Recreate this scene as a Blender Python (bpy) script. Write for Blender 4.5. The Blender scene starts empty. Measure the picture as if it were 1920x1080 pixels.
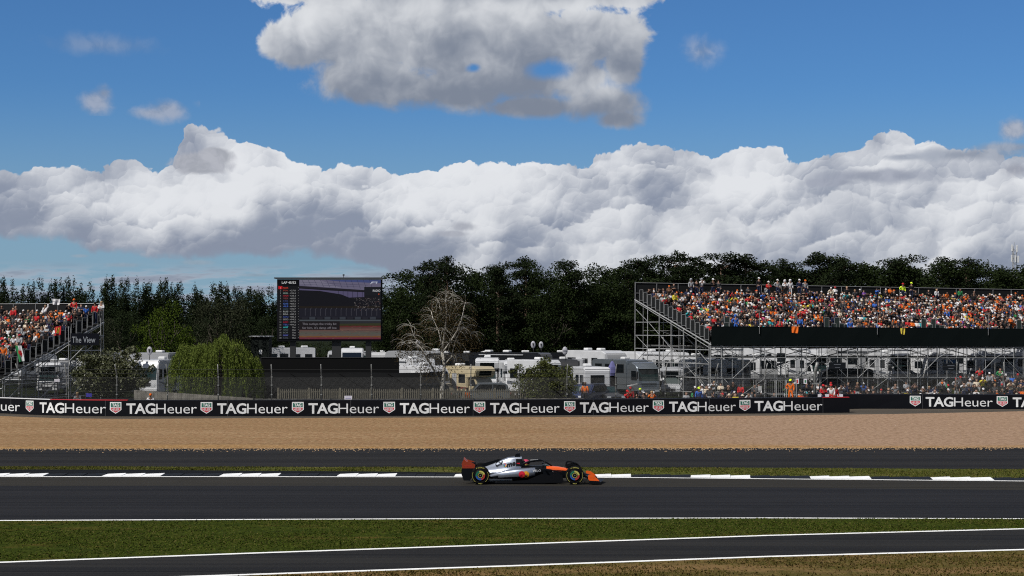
import bpy, bmesh, math, random
import numpy as np
from mathutils import Vector, Matrix, Euler
R = math.radians
random.seed(7)
scene = bpy.context.scene
COL = scene.collection

# ------------------------------------------------------------------ camera
F, H, HOR = 3200.0, 6.0, 620.0            # focal length in photo pixels, eye height, horizon row
PITCH = math.atan((HOR - 540.0) / F)
cam_d = bpy.data.cameras.new('camera'); cam = bpy.data.objects.new('camera', cam_d); COL.objects.link(cam)
cam_d.sensor_width = 36.0; cam_d.lens = 36.0 * F / 1920.0
cam_d.clip_start = 0.5; cam_d.clip_end = 9000
cam.location = (0, 0, H); cam.rotation_euler = (math.pi/2 + PITCH, 0, 0)
scene.camera = cam

# ------------------------------------------------------------------ exposure
scene.view_settings.view_transform = 'Standard'; scene.view_settings.look = 'None'
scene.view_settings.exposure = 0.0; scene.view_settings.gamma = 1.0
scene.cycles.max_bounces = 6; scene.cycles.diffuse_bounces = 2; scene.cycles.glossy_bounces = 3
scene.cycles.transparent_max_bounces = 6; scene.cycles.caustics_reflective = False
scene.cycles.use_denoising = False; scene.cycles.filter_width = 1.1

# ------------------------------------------------------------------ sun
SUN_EL, SUN_LEFT = R(49), R(46)            # height; how far round to the left of straight behind the camera
sun_dir = Vector((-math.sin(SUN_LEFT)*math.cos(SUN_EL), -math.cos(SUN_LEFT)*math.cos(SUN_EL), math.sin(SUN_EL)))
sd = bpy.data.lights.new('sun', 'SUN'); sd.energy = 4.6; sd.angle = R(0.5); sd.color = (1.0, 0.955, 0.88)
sun = bpy.data.objects.new('sun', sd); COL.objects.link(sun)
sun.rotation_euler = (-sun_dir).to_track_quat('-Z', 'Y').to_euler()

# ------------------------------------------------------------------ node helper
class NT:
    def __init__(s, nt): s.nt = nt; s.n = nt.nodes; s.l = nt.links
    def node(s, t, **kw):
        x = s.n.new(t)
        for k, v in kw.items(): setattr(x, k, v)
        return x
    def put(s, sock, v):
        if isinstance(v, bpy.types.NodeSocket): s.l.new(v, sock)
        else: sock.default_value = v
    def m(s, op, a, b=None, c=None, clamp=False):
        x = s.n.new('ShaderNodeMath'); x.operation = op; x.use_clamp = clamp
        s.put(x.inputs[0], a)
        if b is not None: s.put(x.inputs[1], b)
        if c is not None: s.put(x.inputs[2], c)
        return x.outputs[0]
    def ss(s, v, a, b, lo=0.0, hi=1.0):
        x = s.n.new('ShaderNodeMapRange'); x.interpolation_type = 'SMOOTHSTEP'
        s.put(x.inputs[0], v); s.put(x.inputs[1], a); s.put(x.inputs[2], b); s.put(x.inputs[3], lo); s.put(x.inputs[4], hi)
        return x.outputs[0]
    def lin(s, v, a, b, lo=0.0, hi=1.0):
        x = s.n.new('ShaderNodeMapRange'); x.clamp = True
        s.put(x.inputs[0], v); s.put(x.inputs[1], a); s.put(x.inputs[2], b); s.put(x.inputs[3], lo); s.put(x.inputs[4], hi)
        return x.outputs[0]
    def vec(s, x, y, z=0.0):
        c = s.n.new('ShaderNodeCombineXYZ'); s.put(c.inputs[0], x); s.put(c.inputs[1], y); s.put(c.inputs[2], z); return c.outputs[0]
    def noise(s, v, sc, det=4, rough=0.55, dist=0.0, out=0):
        x = s.n.new('ShaderNodeTexNoise'); s.put(x.inputs['Vector'], v); x.inputs['Scale'].default_value = sc
        x.inputs['Detail'].default_value = det; x.inputs['Roughness'].default_value = rough; x.inputs['Distortion'].default_value = dist
        return x.outputs[out]
    def voro(s, v, sc, feat='SMOOTH_F1', smooth=0.35, dims='2D'):
        x = s.n.new('ShaderNodeTexVoronoi'); x.feature = feat; x.voronoi_dimensions = dims
        s.put(x.inputs['Vector'], v); x.inputs['Scale'].default_value = sc
        if feat == 'SMOOTH_F1': x.inputs['Smoothness'].default_value = smooth
        return x.outputs['Distance']
    def mix(s, f, a, b, bt='MIX'):
        x = s.n.new('ShaderNodeMix'); x.data_type = 'RGBA'; x.blend_type = bt
        s.put(x.inputs[0], f); s.put(x.inputs[6], a if isinstance(a, bpy.types.NodeSocket) else (*a[:3], 1)); s.put(x.inputs[7], b if isinstance(b, bpy.types.NodeSocket) else (*b[:3], 1))
        return x.outputs[2]
    def curve(s, v, pts):
        x = s.n.new('ShaderNodeFloatCurve'); c = x.mapping.curves[0]
        while len(c.points) > 2: c.points.remove(c.points[1])
        c.points[0].location = pts[0]; c.points[-1].location = pts[-1]
        for p in pts[1:-1]: c.points.new(*p)
        for p in c.points: p.handle_type = 'VECTOR'
        x.mapping.update(); s.put(x.inputs[1], v); return x.outputs[0]
    def vadd(s, a, b):
        x = s.n.new('ShaderNodeVectorMath'); x.operation = 'ADD'; s.put(x.inputs[0], a); s.put(x.inputs[1], b); return x.outputs[0]

# ------------------------------------------------------------------ sky
def make_world():
    w = bpy.data.worlds.new('World'); scene.world = w; w.use_nodes = True
    n = NT(w.node_tree); n.n.clear()
    out = n.node('ShaderNodeOutputWorld')
    def background(col):
        b = n.node('ShaderNodeBackground'); n.put(b.inputs[0], col); b.inputs[1].default_value = 0.10; return b.outputs[0]
    def mixsh(f, a, b):
        x = n.node('ShaderNodeMixShader'); n.put(x.inputs[0], f); n.l.new(a, x.inputs[1]); n.l.new(b, x.inputs[2]); return x.outputs[0]
    sky = n.node('ShaderNodeTexSky', sky_type='NISHITA'); sky.sun_disc = False; sky.sun_elevation = SUN_EL
    sky.sun_rotation = math.atan2(sun_dir.x, sun_dir.y); sky.air_density = 1.0; sky.dust_density = 0.1; sky.ozone_density = 3.0
    sky.altitude = 300
    g = n.node('ShaderNodeTexCoord').outputs['Generated']
    sp = n.node('ShaderNodeSeparateXYZ'); n.l.new(g, sp.inputs[0]); X, Y, Z = sp.outputs
    # azimuth and elevation, in units of 1/3200 rad; V grows downwards from 620 at the horizon
    U = n.m('MULTIPLY_ADD', n.m('ARCTAN2', X, Y), 3200.0, 960.0)
    V = n.m('MULTIPLY_ADD', n.m('ARCSINE', Z), -3200.0, 620.0)
    Un = n.m('MULTIPLY_ADD', U, 1/3000., 500/3000.)          # -500..2500 -> 0..1
    uu = lambda px: 960 + 3200*math.atan((px-960)/3200.)
    vv = lambda py: 620 - 3200*math.atan((620-py)/3200.)
    P = n.vec(n.m('MULTIPLY', U, .01), n.m('MULTIPLY', V, .01))
    def noise2(v, sc, det, rough=.55, color=False):
        x = n.node('ShaderNodeTexNoise', noise_dimensions='2D'); n.put(x.inputs['Vector'], v)
        x.inputs['Scale'].default_value = sc; x.inputs['Detail'].default_value = det; x.inputs['Roughness'].default_value = rough
        return x.outputs[1 if color else 0]
    def warp(amount, sc=1.1, det=3):
        a = n.node('ShaderNodeVectorMath', operation='SUBTRACT'); n.put(a.inputs[0], noise2(P, sc, det, .55, True)); a.inputs[1].default_value = (.5, .5, .5)
        b = n.node('ShaderNodeVectorMath', operation='SCALE'); n.put(b.inputs[0], a.outputs[0]); b.inputs[3].default_value = amount
        return n.vadd(P, b.outputs[0])
    LX, LY = -.45, -.85                                        # towards the sun, in the plane of the sky
    def puffs(p, off, scales):
        # rounded heads of cloud: height (high in the middle) and how far each spot faces the sun
        q = n.vadd(p, (off*3.17, off*1.73, 0)); hgt = 0.; face = 0.
        for sc, wt, smooth in scales:
            x = n.node('ShaderNodeTexVoronoi', voronoi_dimensions='2D', feature='SMOOTH_F1' if smooth else 'F1')
            n.put(x.inputs['Vector'], q); x.inputs['Scale'].default_value = sc
            if smooth: x.inputs['Smoothness'].default_value = smooth
            hgt = n.m('MULTIPLY_ADD', n.m('SUBTRACT', .42, x.outputs['Distance']), wt, hgt)
            df = n.node('ShaderNodeVectorMath', operation='SUBTRACT'); n.put(df.inputs[0], q); n.put(df.inputs[1], x.outputs['Position'])
            dt = n.node('ShaderNodeVectorMath', operation='DOT_PRODUCT'); n.put(dt.inputs[0], df.outputs[0]); dt.inputs[1].default_value = (LX*sc*wt, LY*sc*wt, 0)
            face = n.m('ADD', face, dt.outputs['Value'])
        return hgt, face
    K = 10.0
    def lay(col, mask, bright, lo, hi):
        return n.mix(mask, col, n.mix(bright, [v*K for v in lo], [v*K for v in hi]))
    base = n.mix(1.0, sky.outputs[0], (.30, .53, .80), 'MULTIPLY')
    base = n.mix(n.m('MULTIPLY', n.ss(V, 150., 540.), .80), base, [v*K for v in (.235, .365, .475)])
    low = base
    fl = noise2(n.vec(n.m('MULTIPLY', U, .0042), n.m('MULTIPLY', V, .030)), 1.5, 5, .6)
    low = lay(low, n.m('MULTIPLY', n.ss(fl, .40, .62), n.ss(V, 490., 525.)), n.ss(fl, .45, .7), (.42,.47,.55), (.26,.30,.38))

    def blob(PW, ells, seed, soft, warpk=1.0, nsc=1.0):
        nz = noise2(n.vadd(PW, (seed, -seed*.7, 0)), 1.3*nsc, 5, .58)
        best = None
        for (cx, cy, rx, ry) in ells:
            ex = n.m('MULTIPLY', n.m('SUBTRACT', U, uu(cx)), 1./rx); ey = n.m('MULTIPLY', n.m('SUBTRACT', V, vv(cy)), 1./ry)
            s = n.m('SUBTRACT', 1., n.m('SQRT', n.m('ADD', n.m('MULTIPLY', ex, ex), n.m('MULTIPLY', ey, ey))))
            best = s if best is None else n.m('SMOOTH_MAX', best, s, .25)
        d = n.m('ADD', best, n.m('MULTIPLY', n.m('SUBTRACT', nz, .5), 1.3*warpk))
        return d, nz
    def scraps(col, PW, items):
        for ells, seed, soft, al, lo, hi in items:
            d, nz = blob(PW, ells, seed, soft, .8, 1.5)
            col = lay(col, n.m('MULTIPLY', n.ss(d, 0., soft), al), n.ss(nz, .35, .65), lo, hi)
        return col
    PB = warp(.5, .9, 3); SCRAP = ([(312,214,50,27),(288,220,58,16)], 33., .9, .7, (.27,.30,.37), (.42,.44,.51))
    # ---- the bank: ranks of cumulus one in front of the other
    col = scraps(low, PB, [SCRAP])
    PW = warp(.50, 1.0, 4)
    ranks = [
      ([(-500,330),(0,326),(110,330),(190,326),(235,302),(285,320),(314,322),(324,298),(330,270),(342,254),(362,247),(386,250),(404,257),(424,262),(438,278),(470,276),(500,279),(530,288),(552,306),(640,312),(740,318),(805,322),(850,298),(905,303),(975,298),(1040,296),(1120,298),(1160,284),(1215,280),(1255,260),(1300,272),(1345,284),(1380,278),(1440,286),(1475,308),(1490,318),(1530,302),(1570,284),(1620,264),(1665,250),(1710,264),(1760,268),(1785,296),(1850,312),(2100,300),(2500,330)], 1.0, 42., 6., 1.0, 90.),
      ([(-500,370),(0,368),(150,372),(260,352),(330,330),(380,318),(450,300),(500,312),(600,345),(700,352),(800,352),(900,330),(1000,322),(1100,326),(1200,310),(1300,312),(1400,330),(1500,340),(1600,314),(1700,300),(1800,330),(1920,350),(2500,350)], 4.3, 40., 7., .93, 110.),
      ([(-500,420),(0,408),(120,392),(260,420),(380,400),(500,385),(640,420),(740,400),(860,418),(960,372),(1060,402),(1180,388),(1290,370),(1400,398),(1540,372),(1680,376),(1800,402),(1920,386),(2500,400)], 7.7, 62., 12., .86, 110.),
      ([(-500,520),(0,480),(100,452),(240,470),(400,445),(540,460),(640,440),(720,452),(860,440),(960,452),(1080,430),(1200,458),(1330,428),(1480,450),(1600,430),(1750,452),(1860,436),(2500,450)], 11.4, 50., 16., .78, 90.)]
    bot = n.m('MULTIPLY', n.curve(Un, [((uu(p)+500)/3000, q/1000) for p, q in [(-500,448),(0,452),(150,458),(172,474),(300,486),(480,484),(560,476),(640,484),(720,505),(800,560),(900,640),(1920,640),(2500,640)]]), 1000.)
    under = n.ss(n.m('SUBTRACT', n.m('MULTIPLY_ADD', n.m('SUBTRACT', noise2(PW, 1.8, 3), .5), 34., bot), V), -6., 22.)
    big = noise2(PW, .42, 3, .55)
    bigs = n.m('SUBTRACT', big, noise2(n.vadd(PW, (-.5, -.8, 0)), .42, 3, .55))
    fine = noise2(PW, 4.5, 4, .62)
    pwx = n.node('ShaderNodeSeparateXYZ'); n.l.new(PW, pwx.inputs[0]); Unw = n.m('MULTIPLY_ADD', n.m('ADD', n.m('MULTIPLY', U, -.35), n.m('MULTIPLY', pwx.outputs[0], 135.)), 1/3000., 500/3000.)
    for tops, seed, amp, soft, gain, fall in ranks:
        T = n.m('MULTIPLY', n.curve(Unw, [((uu(p)+500)/3000, vv(q)/1000) for p, q in tops]), 1000.)
        ks = {1.0: .72, 4.3: 1.05, 7.7: .62, 11.4: .85}[seed]; hgt, face = puffs(PW, seed, [(.85*ks, .55, .55), (2.1*ks, .38, .3), (4.6*ks, .17, 0), (10., .07, 0)])
        d = n.m('MULTIPLY_ADD', hgt, amp*1.7, n.m('SUBTRACT', V, T))
        d = n.m('MULTIPLY_ADD', n.m('SUBTRACT', fine, .5), 10., d)
        mask = n.m('MULTIPLY', n.ss(d, 0., soft*.6), under)
        depth = n.m('POWER', 2.718, n.m('MULTIPLY', n.m('MAXIMUM', d, 0.), -1/fall))
        b = n.m('MULTIPLY_ADD', depth, .58, .14)
        b = n.m('MULTIPLY_ADD', face, .70, b)
        b = n.m('MULTIPLY_ADD', bigs, 2.0, b)
        b = n.m('MULTIPLY_ADD', n.m('SUBTRACT', fine, .5), .20, b)
        b = n.m('SUBTRACT', b, n.m('MULTIPLY', n.ss(n.m('SUBTRACT', bot, V), 120., 0.), .60))
        lo = [c*(.80+.20*gain) for c in (.255, .295, .385)]; hi = [c*(.74+.26*gain) for c in (.765, .785, .82)]
        col = lay(col, mask, n.ss(b, -.20, 1.14), lo, hi)
    col = scraps(col, PW, [
        ([(375,312,62,24),(405,296,36,20)], 43., .35, .9, (.34,.36,.41), (.44,.455,.51)),
        ([(1650,336,125,17),(1560,346,60,10)], 45., .6, .85, (.27,.30,.38), (.36,.39,.47)),
        ([(1820,300,170,17),(1890,290,90,14),(1700,302,60,9)], 47., .8, .85, (.26,.30,.38), (.36,.40,.48)),
        ([(1905,330,40,18),(1905,258,40,28)], 49., .8, .8, (.28,.30,.37), (.46,.47,.52)),
        ([(870,425,34,13),(850,438,44,8)], 51., .6, .75, (.34,.36,.42), (.42,.44,.50)),
        ([(230,500,50,6),(370,494,45,7),(480,517,40,5),(150,484,20,4)], 53., .9, .6, (.24,.30,.37), (.32,.38,.45))])
    bank = background(col)

    # ---- the big cloud overhead and the scraps round it
    E = [(560,85,80,58),(640,60,130,85),(760,60,170,95),(700,150,140,55),(860,70,190,120),(980,110,170,100),(1090,75,130,70),(1130,190,95,52),(1168,120,48,70),(1092,142,78,58),(1155,222,55,24),(860,165,170,50),(980,-40,320,70),(540,-30,110,50),(1000,200,130,26)]
    d, nz = blob(PB, E, 23.0, .3, .60)
    hgt, face = puffs(PB, 23.0, [(.8, .6, .8), (2.2, .26, .6), (5.5, .07, 0)])
    d = n.m('MULTIPLY_ADD', hgt, .45, d)
    fineb = noise2(PB, 5., 4, .6)
    d = n.m('MULTIPLY_ADD', n.m('SUBTRACT', fineb, .5), .16, d)
    mk = n.ss(d, 0., n.lin(V, 60., 200., .18, .55))
    def dist(cx, cy, rx, ry): return n.m('SQRT', n.m('ADD', n.m('POWER', n.m('MULTIPLY', n.m('SUBTRACT', U, uu(cx)), 1./rx), 2.), n.m('POWER', n.m('MULTIPLY', n.m('SUBTRACT', V, vv(cy)), 1./ry), 2.)))
    hole = n.m('MINIMUM', dist(1030, 130, 42, 17), dist(888, 126, 13, 8))
    mk = n.m('MULTIPLY', mk, n.ss(n.m('ADD', hole, n.m('MULTIPLY', n.m('SUBTRACT', nz, .5), 1.6)), .35, 1.5))
    rel2 = n.m('SUBTRACT', nz, noise2(n.vadd(PB, (23.0-.25, -16.1-.35, 0)), 1.3, 3, .55))
    vert = n.m('MULTIPLY', n.m('SUBTRACT', n.m('MULTIPLY_ADD', n.m('SUBTRACT', U, 900.), -.07, 105.), V), 1/110.)
    b = n.m('MULTIPLY_ADD', face, .20, n.m('MULTIPLY_ADD', n.m('MAXIMUM', vert, -.75), .40, .38)); b = n.m('ADD', b, n.m('MULTIPLY', n.ss(dist(1105, 165, 80, 48), 1.3, .1), .42)); b = n.m('MULTIPLY_ADD', rel2, .65, b)
    b = n.m('MULTIPLY_ADD', n.m('SUBTRACT', fineb, .5), .05, b)
    b = n.m('ADD', b, n.m('MULTIPLY', n.m('SUBTRACT', .40, n.m('MINIMUM', d, .9)), .30))
    b = n.m('SUBTRACT', b, n.m('MULTIPLY', n.ss(V, 25., -25.), .5))
    up = lay(base, mk, n.ss(b, 0., 1.), (.205, .24, .31), (.72, .74, .77))
    over = background(up)
    small = background(scraps(base, PB, [
        ([(178,202,40,34),(192,186,22,24)], 31., .9, .7, (.27,.30,.37), (.42,.44,.51)),
        SCRAP,
        ([(185,97,140,26)], 35., 1.1, .38, (.24,.28,.36), (.36,.40,.48)),
        ([(437,180,40,20),(385,200,24,12)], 37., 1.1, .3, (.26,.30,.38), (.42,.45,.52)),
        ([(1318,98,46,38)], 39., 1.1, .55, (.24,.28,.36), (.44,.46,.52))]))
    # broken cloud over the rest of the sky, out of the picture: it lights the shadows a neutral grey
    far = noise2(n.vec(n.m('MULTIPLY', U, .0012), n.m('MULTIPLY', V, .0012)), 1.0, 4, .6)
    rest = background(lay(base, n.ss(far, .40, .52), n.ss(far, .45, .65), (.46,.46,.46), (.30,.30,.31)))
    def between(x, a, b): return n.m('MULTIPLY', n.m('GREATER_THAN', x, a), n.m('LESS_THAN', x, b))
    sh = background(base)
    sh = mixsh(n.m('MULTIPLY', between(U, -500., 2500.), n.m('GREATER_THAN', V, -150.)), rest, sh)
    sh = mixsh(n.m('MULTIPLY', between(U, 0., 2000.), between(V, 40., 250.)), sh, small)
    sh = mixsh(n.m('MULTIPLY', between(U, 380., 1268.), between(V, -150., 266.)), sh, over)
    inb = n.m('MULTIPLY', between(U, -700., 2700.), between(V, 230., 640.)); keep = n.m('MULTIPLY', between(U, 480., 1215.), n.m('LESS_THAN', V, 262.))
    sh = mixsh(n.m('MULTIPLY', inb, n.m('SUBTRACT', 1., keep)), sh, bank)
    n.l.new(sh, out.inputs[0])
    w.cycles.sampling_method = 'MANUAL'; w.cycles.sample_map_resolution = 512
make_world()

# ------------------------------------------------------------------ geometry helpers
CP, SP = math.cos(PITCH), math.sin(PITCH)
def ray(px, py):
    a = (px-960.)/F; b = (540.-py)/F
    return Vector((a, CP - b*SP, SP + b*CP))
def G(px, py, z=0.0):                       # the point of the level z seen at a photo pixel
    d = ray(px, py); t = (z-H)/d.z
    return Vector((d.x*t, d.y*t, z))
def P(px, py, D):                           # the point seen at a photo pixel, D metres ahead
    d = ray(px, py); t = D/d.y
    return Vector((d.x*t, D, H + d.z*t))
def terrain(D):                             # the paddock behind the track rises gently
    t = min(max((D-150.)/90., 0.), 1.); return 1.3*t*t*(3-2*t)

MATS = {}
def mat(name, color=(.5,.5,.5), rough=.6, metal=0., spec=.5, emit=None, noise=None, coat=0., trans=False):
    if name in MATS: return MATS[name]
    m = bpy.data.materials.new(name); m.use_nodes = True; MATS[name] = m
    n = NT(m.node_tree); b = n.n['Principled BSDF']
    b.inputs['Base Color'].default_value = (*color, 1); b.inputs['Roughness'].default_value = rough
    if max(color) < .02 and spec == .5 and not coat and rough > .3: spec = .1
    b.inputs['Metallic'].default_value = metal; b.inputs['Specular IOR Level'].default_value = spec
    b.inputs['Coat Weight'].default_value = coat
    if emit: b.inputs['Emission Color'].default_value = (*emit[:3], 1); b.inputs['Emission Strength'].default_value = emit[3]
    if noise:                               # (scale, amount, detail): uneven tone of the material itself
        c = n.node('ShaderNodeTexCoord').outputs['Object']
        v = n.noise(c, noise[0], noise[2] if len(noise) > 2 else 4, .6)
        n.put(b.inputs['Base Color'], n.mix(n.ss(v, .3, .7), [x*(1-noise[1]) for x in color], [min(1, x*(1+noise[1])) for x in color]))
    return m

class MB:
    """collects faces; build() links them as one mesh object"""
    def __init__(s): s.v = []; s.f = []; s.mi = []; s.sm = []
    def add(s, vs, fs, mi=0, smooth=False):
        o = len(s.v); s.v += [tuple(v) for v in vs]
        s.f += [tuple(i+o for i in f) for f in fs]; s.mi += [mi]*len(fs); s.sm += [smooth]*len(fs); return s
    def box(s, c, d, mi=0, rz=0., taper=1.0, bev=0.):
        hx, hy, hz = d[0]/2, d[1]/2, d[2]/2; vs = []
        if bev <= 0:
            for z, k in ((-hz, 1.), (hz, taper)):
                for x, y in ((-hx,-hy),(hx,-hy),(hx,hy),(-hx,hy)): vs.append((x*k, y*k, z))
            fs = [(3,2,1,0),(4,5,6,7),(0,1,5,4),(1,2,6,5),(2,3,7,6),(3,0,4,7)]
        else:
            b = bev; ring = []
            for z, k in ((-hz, b), (-hz+b, 0), (hz-b, 0), (hz, b)):
                ring.append([(x, y, z) for x, y in ((-hx+b+0*k,-hy+k),(hx-b,-hy+k),(hx-k,-hy+b),(hx-k,hy-b),(hx-b,hy-k),(-hx+b,hy-k),(-hx+k,hy-b),(-hx+k,-hy+b))])
            vs = [p for r in ring for p in r]; fs = [tuple(range(7,-1,-1)), tuple(range(24,32))]
            for i in range(3):
                for j in range(8): fs.append((i*8+j, i*8+(j+1)%8, i*8+8+(j+1)%8, i*8+8+j))
        cr, sr = math.cos(rz), math.sin(rz)
        vs = [(c[0]+x*cr-y*sr, c[1]+x*sr+y*cr, c[2]+z) for x, y, z in vs]
        return s.add(vs, fs, mi)
    def tube(s, pts, r, n=6, mi=0, smooth=True, caps=True):
        pts = [Vector(p) for p in pts]; rr = r if isinstance(r, (list, tuple)) else [r]*len(pts)
        t0 = (pts[1]-pts[0]).normalized(); up = Vector((0,0,1)) if abs(t0.z) < .9 else Vector((1,0,0))
        vs = []
        for i, p in enumerate(pts):
            t = (pts[min(i+1, len(pts)-1)] - pts[max(i-1, 0)]).normalized()
            a = t.cross(up); a = a.normalized() if a.length > 1e-6 else t.orthogonal().normalized(); b = a.cross(t).normalized()
            for k in range(n):
                q = 2*math.pi*k/n; vs.append(p + a*math.cos(q)*rr[i] + b*math.sin(q)*rr[i])
        fs = []
        for i in range(len(pts)-1):
            for k in range(n): fs.append((i*n+k, i*n+(k+1)%n, (i+1)*n+(k+1)%n, (i+1)*n+k))
        if caps: fs += [tuple(range(n-1, -1, -1)), tuple(range((len(pts)-1)*n, len(pts)*n))]
        return s.add(vs, fs, mi, smooth)
    def loft(s, rings, mi=0, smooth=True, caps=True, closed=True):
        n = len(rings[0]); vs = [p for r in rings for p in r]; fs = []
        for i in range(len(rings)-1):
            for k in range(n if closed else n-1): fs.append((i*n+k, i*n+(k+1)%n, (i+1)*n+(k+1)%n, (i+1)*n+k))
        if caps: fs += [tuple(range(n-1, -1, -1)), tuple(range((len(rings)-1)*n, len(rings)*n))]
        return s.add(vs, fs, mi, smooth)
    def prism(s, pts, axis, a, b, mi=0):
        """outline pts (2-D) swept along axis 'x','y' or 'z' from a to b"""
        def P3(p, t): return {'x': (t, p[0], p[1]), 'y': (p[0], t, p[1]), 'z': (p[0], p[1], t)}[axis]
        n = len(pts); vs = [P3(p, a) for p in pts] + [P3(p, b) for p in pts]
        fs = [tuple(range(n)), tuple(range(2*n-1, n-1, -1))] + [(i, i+n, (i+1)%n+n, (i+1)%n) for i in range(n)]
        return s.add(vs, fs, mi)
    def quad(s, a, b, c, d, mi=0): return s.add([a,b,c,d], [(0,1,2,3)], mi)
    def mesh(s, name, mats, fix=True):
        me = bpy.data.meshes.new(name); me.from_pydata(s.v, [], s.f)
        for m in (mats if isinstance(mats, (list, tuple)) else [mats]): me.materials.append(m)
        me.polygons.foreach_set('material_index', s.mi); me.polygons.foreach_set('use_smooth', s.sm)
        if fix:
            bm = bmesh.new(); bm.from_mesh(me); bmesh.ops.recalc_face_normals(bm, faces=bm.faces); bm.to_mesh(me); bm.free()
        me.update(); return me
    def build(s, name, mats, parent=None, loc=None, rot=None, fix=True):
        return link(name, s.mesh(name, mats, fix), parent, loc, rot)

def link(name, data, parent=None, loc=None, rot=None):
    o = bpy.data.objects.new(name, data); COL.objects.link(o)
    if parent is not None: o.parent = parent
    if loc is not None: o.location = loc
    if rot is not None: o.rotation_euler = rot if hasattr(rot, '__len__') else (0, 0, rot)
    return o
def tag(o, label=None, cat=None, group=None, kind=None):
    if label: o['label'] = label
    if cat: o['category'] = cat
    if group: o['group'] = group
    if kind: o['kind'] = kind
    return o
def empty(name, loc=(0,0,0), rz=0., label=None, cat=None, group=None):
    o = bpy.data.objects.new(name, None); COL.objects.link(o); o.location = loc; o.rotation_euler = (0,0,rz)
    o.empty_display_size = .2
    return tag(o, label, cat, group)
KIDS = {}
def copy_tree(o, parent=None):
    c = o.copy(); COL.objects.link(c)
    if parent is not None: c.parent = parent
    for ch in list(o.children): copy_tree(ch, c)
    return c

TXT = {}
def text_mesh(s, bold=0., shear=0., space=1.0, res=3):
    """flat lettering as vertices/faces, in a box starting at 0,0 with cap height 1"""
    key = (s, bold, shear, space)
    if key in TXT: return TXT[key]
    cu = bpy.data.curves.new('lettering', 'FONT'); cu.body = s; cu.size = 1.0; cu.offset = bold; cu.shear = shear
    cu.space_character = space; cu.resolution_u = res; cu.fill_mode = 'BOTH'
    ob = bpy.data.objects.new('lettering', cu); COL.objects.link(ob)
    dg = bpy.context.evaluated_depsgraph_get(); me = bpy.data.meshes.new_from_object(ob.evaluated_get(dg))
    v = [(p.co.x, p.co.y) for p in me.vertices]; f = [tuple(q.vertices) for q in me.polygons]
    bpy.data.objects.remove(ob); bpy.data.curves.remove(cu); bpy.data.meshes.remove(me)
    x0 = min(p[0] for p in v); k = 1/.70
    v = [((x-x0)*k, y*k) for x, y in v]
    TXT[key] = (v, f, max(p[0] for p in v)); return TXT[key]
def put_text(mb, s, org, ux, uz, width, height, mi=0, bold=0., shear=0., align='l', space=1.0):
    """lay lettering on a plane: org = lower left, ux / uz unit vectors, width x cap height"""
    v, f, w = text_mesh(s, bold, shear, space); org = Vector(org); ux = Vector(ux); uz = Vector(uz)
    kx = (width / w) if width else height
    if align == 'c': org = org - ux*(w*kx/2)
    if align == 'r': org = org - ux*(w*kx)
    mb.add([org + ux*(x*kx) + uz*(y*height) for x, y in v], f, mi)
def lerp_pts(pts, x):
    if x <= pts[0][0]: (a, b), (c, d) = pts[0], pts[1]
    elif x >= pts[-1][0]: (a, b), (c, d) = pts[-2], pts[-1]
    else:
        for i in range(len(pts)-1):
            if pts[i][0] <= x <= pts[i+1][0]: (a, b), (c, d) = pts[i], pts[i+1]; break
    return b + (d-b)*(x-a)/(c-a)
class Path:
    """a level line through world points, sampled by arc length"""
    def __init__(s, pts):
        s.p = [Vector((p[0], p[1], 0)) for p in pts]; s.s = [0.]
        for a, b in zip(s.p, s.p[1:]): s.s.append(s.s[-1] + (b-a).length)
    def at(s, t):
        for i in range(len(s.p)-1):
            if t <= s.s[i+1] or i == len(s.p)-2:
                d = (s.p[i+1]-s.p[i]); L = d.length; d = d/L; return s.p[i] + d*(t-s.s[i]), d
    def at_px(s, px):                       # arc length where the line crosses that bearing
        k = (px-960.)/F; g = lambda p: p.x/ (p.y*1.0) * 1.0
        for i in range(len(s.p)-1):
            a, b = s.p[i], s.p[i+1]
            fa, fb = a.x-k*a.y, b.x-k*b.y
            if fa <= 0 <= fb or i == len(s.p)-2 or (i == 0 and fa > 0): return s.s[i] + (s.s[i+1]-s.s[i])*(-fa)/(fb-fa)
def smooth_path(pxpy, z=0., n=60):
    """Catmull-Rom through ground points given as photo pixels"""
    q = [G(a, b, z) for a, b in pxpy]; q = [q[0]*2-q[1]] + q + [q[-1]*2-q[-2]]; out = []
    for i in range(1, len(q)-2):
        for k in range(8):
            t = k/8.; a, b, c, d = q[i-1], q[i], q[i+1], q[i+2]
            out.append(.5*((2*b)+(c-a)*t+(2*a-5*b+4*c-d)*t*t+(3*b-a-3*c+d)*t**3))
    out.append(q[-2]); return Path(out)

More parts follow.
